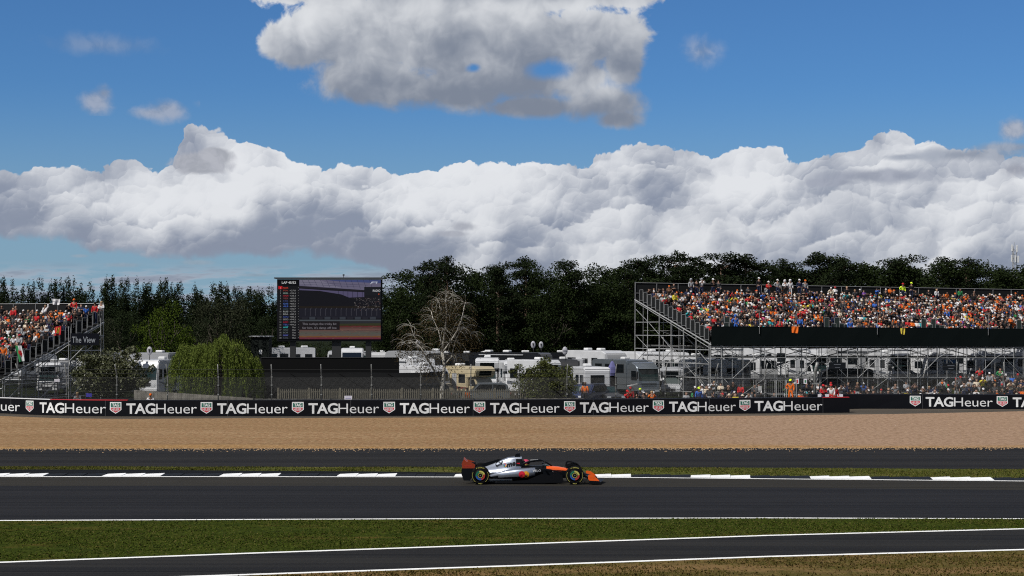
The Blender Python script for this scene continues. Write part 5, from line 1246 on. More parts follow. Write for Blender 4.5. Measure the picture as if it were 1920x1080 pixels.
caravan(1585, 166, R(180), 5., 2.2, 'dark low trailer in the shade under the right stand', V_trim, units=())
car(905, 140.5, R(180)+R(4), 'silver car side-on behind the picket fence, right of the birch', V_silver)
car(1098, 137, D90-R(30), 'dark blue car nose-on just right of the shrub', V_navy)
car(1133, 139, D90+R(25), 'blue-black car beside the closed parasol, right of the dark blue one', V_black, 'hatch')
car(800, 140, R(170), 'black car behind the picket fence, left of the birch trunk', V_black, 'suv')

# ------------------------------------------------------------------ fences, hoarding, small things behind the barrier
M_pale = mat('weathered_timber', (.105,.096,.072), .85, noise=(7.,.35)); M_conc = mat('grey_board', (.17,.16,.14), .9, noise=(2.5,.35)); M_hoard = mat('black_hoarding', (.0028,.0030,.0035), .75)
pf = tag(empty('picket_fence', P(790,620,128)), 'long grey timber picket fence behind the debris fence, left and right of the birch', 'fence'); pf.location.z = 0; O = pf.location.copy()
x0, x1 = P(522,620,128).x-O.x, P(1062,620,128).x-O.x; n = int((x1-x0)/.155); mb = MB(); random.seed(4)
for i in range(n):
    x = x0+i*.155; h = 1.66+random.uniform(-.03,.03); mb.prism([(x-.038,.35),(x+.038,.35),(x+.038,h-.07),(x,h),(x-.038,h-.07)], 'y', -.012, .012)
mb.build('picket', M_pale, pf, fix=False)['kind'] = 'stuff'
for z in (.62, 1.42): mb = MB(); mb.box(((x0+x1)/2, .035, z), (x1-x0, .04, .09)); mb.build('rail', M_pale, pf)
for i in range(int((x1-x0)/2.32)+1): mb = MB(); mb.box((x0+i*2.32, .03, .86), (.15,.13,1.72)); mb.build('fence_post', M_pale, pf)
lb = tag(empty('low_board_wall', P(800,620,126.2)), 'low grey board wall along the foot of the picket fence', 'wall'); lb.location.z = 0; O = lb.location.copy()
mb = MB(); a, b = P(478,620,126.2).x-O.x, P(1100,620,126.2).x-O.x
for i in range(int((b-a)/.32)): mb.box((a+.32*i+.15, .0, .50), (.30, .05, .98+.02*math.sin(i*2.3)))
mb.build('boards', M_conc, lb)
gw = tag(empty('board_wall', P(365,620,129)), 'pale grey board wall sloping down to the right beneath the willow', 'wall'); gw.location.z = 0; O = gw.location.copy(); mb = MB()
a, b = P(252,620,129).x-O.x, P(480,620,129).x-O.x; m = int((b-a)/.3)
for i in range(m): h = 1.52-.62*i/m; mb.box((a+.3*i+.14, 0, h/2), (.29,.06,h))
mb.build('boards', M_conc, gw)
hb = tag(empty('black_hoarding', P(615,620,141)), 'large black fabric hoarding beneath the big screen', 'hoarding'); hb.location.z = 0; O = hb.location.copy()
a, b = P(490,620,141).x-O.x, P(747,620,141).x-O.x; zt = P(600,671,141).z; mb = MB(); mb.box(((a+b)/2, 0, zt/2+.5), (b-a, .12, zt-1.0)); mb.build('panel', M_hoard, hb)
mb = MB(); mb.box(((a+b)/2, -.02, zt+.02), (b-a, .18, .06)); mb.build('top_rail', M_trimr if 'M_trimr' in globals() else V_trim, hb)
for i in range(6): mb = MB(); mb.box((a+(b-a)*i/5, .1, zt/2), (.12,.12,zt)); mb.build('hoarding_post', V_trim, hb)
mb = MB(); ts = 14
mb.loft([[(a-1.2+(b-a+5)*i/ts, -.35, 2.55+.02*math.sin(i)), (a-1.2+(b-a+5)*i/ts, -2.6+.08*math.sin(i*1.3), .9), (a-1.2+(b-a+5)*i/ts, -2.7, .0)] for i in range(ts+1)], 0, True, False, False); mb.build('ground_sheet', mat('black_sheeting', (.0032,.0035,.0040), .8), hb, fix=False)
for i in range(3):
    x = a+2.5+i*4.0; mb = MB(); mb.tube([(x, -.5, 2.5), (x+2.7, -2.5, 1.05)], .07, 5); mb.build('brace', M_hoard, hb)
def board(px, py, D, w, h, m, label, name='notice_board', cat='sign', post=True, mark=None):
    c = P(px, py, D); r = tag(empty(name, (c.x, D, 0)), label, cat); mb = MB(); mb.box((0, 0, c.z), (w, .03, h), bev=.008); p = mb.build('panel', m, r)
    if post: mb = MB(); mb.box((0, .04, c.z/2), (.06,.05,c.z)); mb.build('post', V_trim, r)
    if mark: mark(p, c.z)
    return r
M_whiteb = mat('white_board', (.62,.60,.66), .6); M_redp = mat('red_print', (.5,.02,.03), .6)
def lines(p, z): mb = MB(); mb.box((0,-.02,z-.02), (.42,.006,.05)); mb.box((0,-.02,z+.08), (.42,.006,.02)); mb.build('print', mat('purple_print', (.25,.22,.42), .6), p)
board(653, 746, 125.6, .56, .30, M_whiteb, 'small white notice board standing above the barrier below the black hoarding', mark=lines)
board(1495, 715, 131, .26, .40, M_whiteb, 'white board with a red symbol left of the twin hanging notices', mark=lambda p, z: MB().box((0,-.02,z), (.09,.006,.26)).build('symbol', M_redp, p))
board(1510, 715, 131, .26, .40, M_whiteb, 'white board with a green symbol right of the red-symbol board', mark=lambda p, z: MB().box((0,-.02,z), (.12,.006,.20)).build('symbol', mat('green_print', (.03,.18,.08), .6), p))
board(167, 741, 127, .42, .26, mat('blue_board', (.05,.04,.42), .6), 'small blue board on the debris fence near the left bush')
board(107, 713.5, 131, .42, .22, M_whiteb, 'small white plate on the fence below the left stand camper')
board(1425, 728, 129, .26, .34, mat('grey_box', (.35,.36,.36), .6), 'grey box on a post left of the orange marshal', 'control_box', 'box')
board(1557, 745, 129, 1.9, .46, M_whiteb, 'long white board behind the red-topped barrier end')
board(1570, 686, 152, 1.5, .62, mat('dark_board', (.008,.010,.013), .5), 'dark board with two lines of small print hung under the right stand', post=True, mark=lambda p, z: (MB().box((0,-.02,z+.12), (.62,.006,.06)).box((0,-.02,z-.14), (.45,.006,.06)).build('print', V_stripe, p)))
board(1783, 688, 152, 1.5, .62, mat('dark_board', (.008,.010,.013), .5), 'dark board with two print lines near the right end under the stand', post=True, mark=lambda p, z: (MB().box((0,-.02,z+.12), (.62,.006,.06)).box((0,-.02,z-.14), (.45,.006,.06)).build('print', V_stripe, p)))
# closed parasol
pr = tag(empty('parasol', (P(1148,620,150).x, 150, 0)), 'closed violet-blue parasol beside the silver truck', 'parasol'); mb = MB(); n = 10
mb.loft([[(math.cos(2*math.pi*i/n)*q*(1+.16*(i%2)), math.sin(2*math.pi*i/n)*q*(1+.16*(i%2)), z) for i in range(n)] for q, z in ((.30,2.05),(.36,2.3),(.30,2.8),(.14,3.2),(.03,3.35))], 0, False, True); mb.build('canopy', mat('violet_cloth', (.10,.10,.24), .8), pr)
MB().tube([(0,0,0),(0,0,3.5)], .035, 6).build('pole', V_trim, pr); MB().box((0,.1,1.0), (.75,.5,2.05), bev=.03).build('cover', mat('black_cloth', (.004,.004,.005), .8), pr)
# guard rail gate in front of the standing crowd
gt = tag(empty('crowd_barrier', (P(1448,620,130.5).x, 130.5, 0)), 'galvanised crowd gate panels left of the orange marshal', 'gate')
for i in range(4):
    mb = MB(); x = -1.25+i*.78; tubes(mb, (x,0,0), (x,0,2.25), .03); tubes(mb, (x+.74,0,0), (x+.74,0,2.25), .03); tubes(mb, (x,0,2.22), (x+.74,0,2.22), .025); tubes(mb, (x,0,1.1), (x+.74,0,1.1), .02)
    for j in range(1, 5): tubes(mb, (x+.15*j,0,.2), (x+.15*j,0,2.2), .008)
    mb.build('gate_panel', M_scaf, gt)
# shed left of the screen and the far telecom mast
sh = tag(empty('shed', (P(490,620,196).x, 196, terrain(196))), 'small dark flat-roofed shed in shade left of the big screen', 'building'); MB().box((0,0,2.3), (2.1,2.4,4.6)).build('wall', mat('dark_boarding', (.010,.013,.012), .8), sh); MB().box((0,0,4.68), (2.5,2.8,.14)).build('roof', V_grey, sh); MB().box((.1,-1.22,2.9), (.35,.04,.5)).build('window', V_roof, sh)
tm = tag(empty('telecom_mast', (P(1903,620,420).x, 420, 0)), 'slim lattice telecom mast above the trees at the far right', 'mast'); mb = MB(); zt = P(1903,462,420).z
for a in range(3):
    q = 2*math.pi*a/3; tubes(mb, (math.cos(q)*.75, math.sin(q)*.75, 0), (math.cos(q)*.55, math.sin(q)*.55, zt), .09)
for k in range(int(zt/1.1)):
    for a in range(3):
        q, q2 = 2*math.pi*a/3, 2*math.pi*(a+1)/3; tubes(mb, (math.cos(q)*.62, math.sin(q)*.62, k*1.1), (math.cos(q2)*.62, math.sin(q2)*.62, k*1.1+1.1), .045)
mb.build('lattice', M_scaf, tm)
for z, dx in ((zt-.4,-.7),(zt-.6,.5),(zt-3.0,-.8),(zt-3.2,.8),(zt-3.1,.1)): MB().box((dx,-.5,z), (.35,.25,1.7), bev=.04).build('antenna', V_roof, tm)
tubes(mb := MB(), (0,0,zt), (0,0,zt+1.), .05); mb.build('spike', M_scaf, tm)

# ------------------------------------------------------------------ big screen
SD = 172.; s1 = 3200./SD
sc = tag(empty('video_screen', (P(616,620,SD).x, SD, terrain(SD))), 'large outdoor video screen showing a track view, with a narrow timing column on its left', 'screen'); O = sc.location.copy()
def S(px, py, off=0.): p = P(px, py, SD+off); return p - O
def emi(name, c, k=.9): return mat('screen_'+name, (.004,.004,.005), .45, emit=(*c, k))
a, b = S(519,640), S(716,523.5)
MB().box(((a.x+b.x)/2, .45, (a.z+b.z)/2), (b.x-a.x, .8, b.z-a.z)).build('cabinet', mat('screen_cabinet', (.006,.007,.009), .5), sc)
a, b = S(515,524), S(719,522); MB().box(((a.x+b.x)/2, .30, b.z+.03), (b.x-a.x, 1.5, .12)).build('canopy', mat('canopy_metal', (.04,.045,.05), .5), sc)
for px in (548, 630, 690): q = S(px, 638); MB().box((q.x, .6, q.z/2-.2), (.55 if px != 630 else .9, .5, q.z+.2)).build('support_post', V_trim, sc)
q = S(643.5, 522); mb = MB(); tubes(mb, (q.x,.4,q.z), (q.x,.4,q.z+.42), .03); mb.box((q.x,.4,q.z+.36), (.18,.1,.14)); mb.build('camera_mast', V_trim, sc)
mb = MB(); mats = []
def em(c):
    for i, (cc, m) in enumerate(mats):
        if cc == c: return i
    mats.append((c, emi('colour_%02d' % len(mats), c))); return len(mats)-1
def rect(x0, y0, x1, y1, c, off=-.02):
    q = [S(x0,y1), S(x1,y1), S(x1,y0), S(x0,y0)]; mb.quad(*[Vector((p.x, off, p.z)) for p in q], em(c))
def poly(pts, c, off): q = [S(x, y) for x, y in pts]; mb.add([Vector((p.x, off, p.z)) for p in q], [tuple(range(len(q)))], em(c))
def word(t, x, y, w, h, c, off=-.06, bold=.01, shear=0., al='l'):
    o = S(x, y); put_text(mb, t, (o.x, off, o.z), (1,0,0), (0,0,1), w/s1 if w else None, h/s1, em(c), bold, shear, al)
random.seed(31); X0, X1 = 561.3, 714
rect(X0,524.5,X1,636,(.006,.006,.008))
# picture: pale roof, dark stand, fence, track
poly([(X0,524.8),(X1,524.8),(X1,539),(700,545),(640,541),(X0,536)], (.12,.11,.17), -.024)
poly([(X0,525),(600,525),(640,540),(X0,534)], (.16,.15,.21), -.026); poly([(610,524.8),(X1,524.8),(X1,531),(640,528)], (.05,.065,.17), -.027)
for i in range(12): x = 566+i*11.5; poly([(x,525),(x+.6,525),(x+6.6,536+i*.6),(x+6,536+i*.6)], (.03,.03,.06), -.028)
for y in (528.5,532.5): poly([(X0,y),(690,y+6),(690,y+6.5),(X0,y+.5)], (.04,.04,.08), -.029)
poly([(X0,536),(X1,546),(X1,548),(X0,540)], (.010,.009,.014), -.030); poly([(X0,541),(622,545),(683,548),(683,557),(652,558),(620,552),(X0,545)], (.075,.065,.13), -.026)
poly([(X0,544),(600,545.5),(640,552),(662,561),(X1,566),(X1,574),(X0,574)], (.0035,.0035,.006), -.031)
for x in range(634, 684, 9): rect(x,545,x+.7,560,(.006,.006,.012),-.034)
for i in range(150):
    x, y = random.uniform(664,713), random.uniform(557,582); k = random.uniform(.03,.16); rect(x,y,x+random.uniform(.5,1.2),y+.8,random.choice([(.14,.12,.12),(.05,.05,.06),(.20,.18,.17),(.10,.05,.05)]),-.035)
rect(X0,574,X1,578,(.010,.007,.004),-.033); rect(X0,578,X1,597,(.008,.008,.014),-.033)
for i in range(15): x = 572+i*9.6; poly([(x,580),(x+2,577),(x+2.5,577.4),(x+.6,580.5),(x+.6,592),(x,592)], (.06,.06,.075), -.037)
for i in range(10): x = 566+i*14.2; rect(x,594,x+11,599,(.03,.035,.045) if i % 2 else (.012,.012,.018),-.038); word('AD', x+3, 598, 5, 2.4, (.09,.10,.11), -.042) if 0 else None
rect(X0,599.5,X1,602.5,(.055,.065,.075),-.033); rect(X0,602,X1,609,(.018,.018,.022),-.034); poly([(X0,608),(X1,606),(X1,611),(X0,613)], (.028,.030,.012), -.036)
for i, (y, c) in enumerate([(610,(.10,.018,.020)),(613.5,(.075,.035,.03)),(616,(.12,.06,.05)),(620,(.085,.065,.055)),(623.5,(.075,.075,.062)),(627,(.09,.072,.06)),(630,(.14,.06,.02)),(632.5,(.11,.02,.035))]): rect(X0,y,X1,y+3.8 if y < 632 else 636,c,-.036-.0005*i)
for i in range(200):
    x, y = random.uniform(X0,709), random.uniform(611,635.5); k = random.uniform(.5,1.6); rect(x,y,x+random.uniform(1.5,5),y+.35,random.choice([(.12,.05,.04),(.07,.07,.06),(.05,.02,.02),(.15,.10,.06)]),-.043)
rect(563,602.5,637,618.5,(.008,.006,.007),-.046); word('This outlaps the tricky bit', 567, 609.2, 64, 4.0, (.17,.16,.18), -.05, .004); word("for him, it's damp off line", 567, 616.6, 64, 4.0, (.17,.16,.18), -.05, .004)
rect(X0,602.5,563,618.5,(.010,.008,.010),-.047)
rect(683,538,X1,554.5,(.006,.007,.010),-.047); word('RADIO', 699, 547, 14.2, 4.0, (.45,.46,.48), -.052, .02); word('4', 709, 553, None, 3.2, (.50,.08,.02), -.052, .02)
word('F', 694, 532.6, 7.2, 4.4, (.50,.52,.60), -.052, .03, .45); word('1', 704.5, 532.6, None, 4.4, (.50,.52,.60), -.052, .03, .45); rect(697,528.2,708,529.4,(.5,.52,.6),-.053)
# timing column
rect(520.5,525,561.3,636,(.0035,.0035,.0045)); word('LAP 45/52', 528.5, 532, 26.5, 4.3, (.50,.50,.50), -.05, .02)
names = ['NOR','PIA','HUL','HAM','VER','GAS','GAS','ALB','ALO','RUS','BEA','SAI','OCO','LEC','TSU','ANT','HAD','BOR','LAW','COL']; names[5] = 'STR'
cols = [(.50,.04,.02),(.20,.03,.02),(.22,.30,.26),(.30,.02,.03),(.16,.04,.04),(.04,.05,.14),(.06,.13,.42),(.05,.11,.42),(.05,.08,.10),(.28,.30,.30),(.24,.25,.25),(.04,.07,.26),(.28,.28,.28),(.30,.01,.03),(.06,.10,.36),(.04,.45,.45),(.08,.10,.10),(.10,.12,.12),(.10,.12,.42),(.07,.08,.10)]
gaps = ['','+27.0','+30.4','+39.1','+60.0','+67.5','+68.2','+69.8','+70.7','+77.0','+80.1','+85.1','+94.2','+97.0','+99.2','Out','Out','Out','Out','Out']
rect(522,536.5,529.5,542,(.42,.005,.008),-.03)
for i in range(20):
    y = 541.3 + i*4.92; word(str(i+1), 526, y, None, 2.7, (.22,.22,.22) if i else (.6,.35,.35), -.05, .01, 0, 'c'); word(names[i], 531, y, 9.6, 2.9, cols[i], -.05, .012)
    if gaps[i]: word(gaps[i], 554.5, y, None if gaps[i] == 'Out' else 11.2, 2.8, (.24,.24,.24), -.05, .008, 0, 'r')
    rect(559.2,y-2.2,560,y-1.4,(.25,.25,.25),-.05)
mb.build('display', [m for _, m in mats], sc, fix=False)

# ------------------------------------------------------------------ the racing car
C_sil = mat('car_silver', (.38,.42,.50), .30, metal=.85, coat=.3); C_blk = mat('car_black', (.004,.005,.007), .4); C_org = mat('car_orange', (.72,.10,.010), .3, coat=.4)
C_dorg = mat('car_dark_orange', (.22,.026,.005), .4); C_red = mat('car_red_disc', (.50,.008,.03), .35); C_yel = mat('car_amber_disc', (.62,.28,.02), .35); C_txt = mat('car_white_lettering', (.62,.63,.65), .4); C_btxt = mat('car_black_lettering', (.008,.008,.010), .4)
C_y = mat('tyre_yellow', (.42,.39,.09), .5); C_g = mat('cover_green', (.01,.13,.07), .4); C_b = mat('cover_blue', (.015,.07,.28), .4); C_r = mat('cover_red', (.30,.03,.025), .4); C_carb = mat('carbon', (.005,.0055,.007), .42); C_tyre = mat('slick_tyre', (.0045,.0045,.005), .85, spec=.08)
car_D = 67.65; car_x = (989-960)/F*66.8
rc = tag(empty('racing_car', (car_x, car_D, .0), R(.0)), 'open-wheel racing car in silver, black and orange speeding right along the track', 'racing car')
def half_ring(x, hp):                       # hp: (y, z) from the bottom centre up to the top centre
    return [(x, -y, z) for y, z in hp] + [(x, y, z) for y, z in reversed(hp[1:-1])]
def curve_ring(hp, n=3):
    out = []                                # rounds the corners of a half profile
    for i in range(len(hp)-1):
        a, b = Vector(hp[max(i-1,0)]), Vector(hp[i]); c, d = Vector(hp[i+1]), Vector(hp[min(i+2,len(hp)-1)])
        for k in range(n):
            t = k/n; v = .5*((2*b)+(c-a)*t+(2*a-5*b+4*c-d)*t*t+(3*b-a-3*c+d)*t**3); out.append((max(v.x,0), v.y))
    out.append(hp[-1]); return out
def loft_part(name, secs, mats, parent, pick_mi=None):
    mb = MB(); mb.loft([half_ring(x, curve_ring(hp)) for x, hp in secs], 0, True, True); me = mb.mesh(name, mats)
    if pick_mi:
        for f in me.polygons: f.material_index = pick_mi(f.center, f.normal)
    try: me.set_sharp_from_angle(angle=R(50))
    except Exception: pass
    return link(name, me, parent)
def H4(w, z0, z1, wt=None, mid=.5): return [(0,z0),(w*.8,z0),(w,z0+(z1-z0)*.25),(w if wt is None else w+(wt-w)*.4, z0+(z1-z0)*mid+.05),(wt or w*.8, z1-.02),(0,z1)]
# survival cell and nose
loft_part('chassis', [(-.60,H4(.34,.10,.70)),(-.20,H4(.37,.10,.69)),(.30,H4(.36,.10,.67)),(.75,H4(.30,.12,.665)),(1.2,H4(.24,.17,.63)),(1.6,H4(.19,.21,.565)),(1.9,H4(.165,.22,.49)),(2.2,H4(.145,.21,.405)),(2.5,H4(.13,.18,.31)),(2.68,H4(.11,.15,.235)),(2.76,H4(.05,.16,.20))], [C_blk, C_org], rc,
    lambda c, n: 1 if (c.x > .62 and c.x < 1.75 and c.z > .50+.0*c.x - max(0, c.x-1.2)*.10) else 0)
cells = rc.children[0]
# engine cover: airbox behind the driver, tapering to the tail
EC = [(-.22,[(0,.55),(.30,.55),(.30,.66),(.17,.80),(.13,1.00),(0,1.02)]),(-.45,[(0,.52),(.40,.52),(.38,.66),(.20,.82),(.12,1.00),(0,1.03)]),(-.75,[(0,.48),(.46,.48),(.42,.62),(.20,.80),(.10,.97),(0,1.00)]),(-1.05,[(0,.42),(.42,.42),(.38,.56),(.17,.74),(.07,.86),(0,.885)]),(-1.35,[(0,.36),(.34,.36),(.30,.50),(.13,.65),(.04,.73),(0,.745)]),(-1.65,[(0,.32),(.22,.32),(.20,.45),(.08,.57),(.025,.62),(0,.63)]),(-2.05,[(0,.33),(.11,.33),(.10,.40),(.05,.46),(.02,.48),(0,.49)])]
cover = loft_part('engine_cover', EC, [C_sil, C_blk], rc, lambda c, n: 1 if (c.x > -.43 and c.z < .93 and c.z > .66) or n.x > .8 else 0)
def cover_y(x, z):
    xs = [e[0] for e in EC]
    for i in range(len(EC)-1):
        if xs[i+1] <= x <= xs[i]:
            t = (xs[i]-x)/(xs[i]-xs[i+1]); w = []
            for e in (EC[i], EC[i+1]):
                hp = e[1]; y = hp[1][0]
                for (ya, za), (yb, zb) in zip(hp[1:], hp[2:]):
                    if za <= z <= zb and zb > za: y = ya+(yb-ya)*(z-za)/(zb-za)
                w.append(y)
            return w[0]*(1-t)+w[1]*t
    return .1
def on_surface(mb, v, f, x0, z0, kx, kz, fy, mi=0, off=.02, dz=0.):
    mb.add([(x0+x*kx, -fy(x0+x*kx, z0+y*kz+dz*x)-off, z0+y*kz+dz*x) for x, y in v], f, mi)
MB().add([(-.95,-.008,.90),(-2.0,-.008,.50),(-2.0,.008,.50),(-.95,.008,.90),(-1.15,-.006,.92),(-1.75,-.006,.75),(-1.75,.006,.75),(-1.15,.006,.92)], [(0,1,5,4),(3,7,6,2),(4,5,6,7),(1,2,6,5),(0,4,7,3)]).build('fin', C_blk, cover, fix=False)
# side pods
def pod(s):
    S_ = [(.95,(.22,.36,.34,.54)),(.60,(.30,.52,.34,.60)),(.42,(.33,.64,.32,.62)),(.30,(.33,.70,.30,.63)),(.0,(.33,.76,.24,.62)),(-.4,(.33,.76,.21,.59)),(-.8,(.30,.68,.19,.54)),(-1.15,(.22,.54,.18,.45)),(-1.45,(.12,.38,.17,.34)),(-1.62,(.08,.24,.17,.26))]
    mb = MB(); rings = []
    for x, (a, b, z0, z1) in S_:
        r = []
        for k in range(14):
            q = 2*math.pi*k/14; cy, cz = (a+b)/2, (z0+z1)/2; sx_, sz_ = math.copysign(abs(math.cos(q))**.6, math.cos(q)), math.copysign(abs(math.sin(q))**.7, math.sin(q))
            r.append((x, s*(cy+sx_*(b-a)/2), cz+sz_*(z1-z0)/2))
        rings.append(r)
    mb.loft(rings, 0, True, True); me = mb.mesh('sidepod', [C_sil, C_blk])
    for f in me.polygons: f.material_index = 1 if f.center.x > .17 or f.center.z < (.31 if f.center.x > -.9 else .26) else 0
    o = link('sidepod', me, rc)
    return o, S_
for s in (1, -1): po, PS = pod(s)
def pod_y(x, z):
    for i in range(len(PS)-1):
        if PS[i+1][0] <= x <= PS[i][0]:
            t = (PS[i][0]-x)/(PS[i][0]-PS[i+1][0]); q = [PS[i][1][k]*(1-t)+PS[i+1][1][k]*t for k in range(4)]
            u = max(-1, min(1, (z-(q[2]+q[3])/2)/((q[3]-q[2])/2))); sn = abs(u)**(1/.7); c = math.sqrt(max(0, 1-sn*sn))
            return (q[0]+q[1])/2 + (q[1]-q[0])/2*c**.6
    return .5
def disc(mb, cx, cz, r, fy, mi, off, a0=0, a1=2*math.pi, r0=0., n=24):
    vs, fs = [], []
    for i in range(n+1):
        q = a0+(a1-a0)*i/n
        for rr in (r0, r): x, z = cx+math.cos(q)*rr, cz+math.sin(q)*rr; vs.append((x, -fy(x, z)-off, z))
    mb.add(vs, [(2*i, 2*i+1, 2*i+3, 2*i+2) for i in range(n)], mi)
mb = MB(); disc(mb, -.06, .385, .125, pod_y, 1, .008); disc(mb, -.22, .385, .125, pod_y, 0, .012); mb.build('disc_emblem', [C_red, C_yel], po, fix=False)
a = text_mesh('VELO', .02); mb = MB(); on_surface(mb, a[0], a[1], .20, .475, .33/a[2], .085, pod_y, 0, .03); mb.build('lettering', C_txt, po, fix=False)
# lettering on the cover: a wordmark with a four-colour ring for its o
mb = MB(); x0, z0, cap = -1.26, .64, .165
for t, xx, w in (('Chr', x0, .30), ('me', x0+.455, .34)):
    a = text_mesh(t, .035); on_surface(mb, a[0], a[1], xx, z0, w/a[2], cap, cover_y, 0, .045, .05)
mb.build('lettering', C_btxt, cover, fix=False)
mb = MB(); cx, cz = x0+.378, z0+.075
disc(mb, cx, cz, .062, cover_y, 0, .052, R(30), R(150), .028); disc(mb, cx, cz, .062, cover_y, 1, .052, R(150), R(270), .028); disc(mb, cx, cz, .062, cover_y, 2, .052, R(-90), R(30), .028); disc(mb, cx, cz, .030, cover_y, 3, .055)
mb.build('ring_emblem', [C_r, C_g, C_yel, C_b], cover, fix=False)
for t, x, z, w, h, m in (('-----', -.60, .935, .34, .045, C_txt), ('---', -1.45, .47, .22, .055, C_btxt), ('W //', -1.08, .50, .20, .06, C_btxt), ('--', -.42, .60, .13, .04, C_b)):
    a = text_mesh(t, .01); mb = MB(); on_surface(mb, a[0], a[1], x, z, w/a[2], h, cover_y, 0, .045); mb.build('lettering', m, cover, fix=False)
ch_y = lambda x, z: lerp_pts([(.3,.36),(.75,.30),(1.2,.24),(1.6,.19),(1.9,.165)], x)
for t, x, z, w, h, m in (('DP WORLD', .98, .43, .38, .055, C_txt), ('------', .86, .555, .50, .04, C_dorg)):
    a = text_mesh(t, .01); mb = MB(); on_surface(mb, a[0], a[1], x, z, w/a[2], h, ch_y, 0, .018, -.05); mb.build('lettering', m, cells, fix=False)
# floor with its raised edges
mb = MB(); mb.prism([(1.30,-.35),(1.30,.35),(1.05,.62),(.7,.80),(-1.2,.80),(-1.55,.62),(-1.95,.45),(-1.95,-.45),(-1.55,-.62),(-1.2,-.80),(.7,-.80),(1.05,-.62)], 'z', .035, .085); mb.build('floor', C_carb, rc)
for s in (1,-1):
    mb = MB(); mb.prism([(1.42,.06),(1.36,.36),(1.15,.42),(.85,.34),(.55,.40),(.30,.30),(.0,.17),(-.6,.13),(-1.2,.13),(-1.2,.05)], 'y', s*.795-.01, s*.795+.01); mb.build('floor_fence', C_carb, rc)
    mb = MB(); mb.prism([(1.30,.07),(1.28,.40),(.95,.46),(.60,.48),(.5,.07)], 'y', s*.50-.012, s*.50+.012); mb.build('floor_fence', C_blk, rc)
# rear: diffuser, wing
MB().prism([(-1.7,.08),(-2.35,.36),(-2.35,.42),(-1.7,.20)], 'y', -.50, .50).build('diffuser', C_carb, rc)
MB().box((-2.12,0,.52), (.16,.10,.56)).build('wing_pylon', C_blk, rc)
MB().box((-2.30,0,.26), (.10,.14,.14)).build('rain_light', V_red, rc)
def foil(x0, z0, ch, ang, w, th=.03, n=6, dip=0.):
    pts = []
    for i in range(n+1): t = i/n; pts.append((t, th*math.sin(math.pi*t)**.7*(1-.3*t)+.06*t*t))
    for i in range(n, -1, -1): t = i/n; pts.append((t, -th*.2*math.sin(math.pi*t)+.06*t*t))
    c, s = math.cos(ang), math.sin(ang); return [(x0-(t*c-z*s)*ch, z0+(t*s+z*c)*ch) for t, z in pts]
MB().prism(foil(-2.12,.70,.30,.20,1), 'y', -.50, .50).build('rear_wing_mainplane', C_blk, rc)
MB().prism(foil(-2.34,.80,.24,.75,1), 'y', -.50, .50).build('rear_wing_flap', C_org, rc)
MB().prism(foil(-2.20,.38,.16,.40,1), 'y', -.46, .46).build('beam_wing', C_blk, rc)
for s in (1,-1):
    mb = MB(); y0, y1 = s*.51-.012, s*.51+.012
    mb.prism([(-2.05,.40),(-2.05,.60),(-2.58,.60),(-2.60,.40),(-2.50,.12),(-2.25,.12),(-2.15,.30)], 'y', y0, y1, 1)
    mb.prism([(-2.07,.60),(-2.05,.74),(-2.14,.80),(-2.34,.86),(-2.54,.86),(-2.58,.78),(-2.56,.60)], 'y', y0, y1, 0)
    ep = mb.build('rear_wing_endplate', [C_dorg, C_blk], rc)
    if s < 0: a = text_mesh('--', .02); m2 = MB(); m2.add([(-2.48+x*.30/a[2], -.526, .66+y*.10) for x, y in a[0]], a[1]); m2.build('lettering', C_red, ep, fix=False)
# front wing
fw = []
for i, (x, z, ch, an, m) in enumerate([(3.05,.085,.26,.02,C_blk),(2.86,.105,.22,.25,C_blk),(2.70,.15,.20,.42,C_blk),(2.56,.215,.18,.55,C_blk)]):
    mb = MB(); rings = []
    for k in range(13):
        t = -1+2*k/12.; y = t*.97; sw = abs(t)*-.22; up_ = (abs(t)**2)*.03*i + (.05*(1-abs(t)) if i == 0 else 0)
        rings.append([(px_+sw, y, pz_+up_) for px_, pz_ in foil(x, z, ch, an, 1)])
    mb.loft(rings, 0, True, True); mb.build('front_wing_element', m, rc)
for s in (1,-1):
    mb = MB(); y0, y1 = s*.985-.012, s*.985+.012
    mb.prism([(2.86,.05),(2.80,.14),(2.42,.16),(2.38,.05)], 'y', y0, y1, 1); mb.prism([(2.80,.14),(2.72,.24),(2.56,.36),(2.40,.39),(2.36,.36),(2.36,.22),(2.42,.16)], 'y', y0, y1, 0)
    ep = mb.build('front_wing_endplate', [C_org, C_blk], rc)
    if s < 0: a = text_mesh('--', .02); m2 = MB(); m2.add([(2.42+x*.2/a[2], -1.001, .25+y*.05) for x, y in a[0]], a[1]); m2.build('lettering', C_dorg, ep, fix=False)
    MB().box((2.60, s*1.0, .055), (.50,.14,.012)).build('footplate', C_carb, rc)
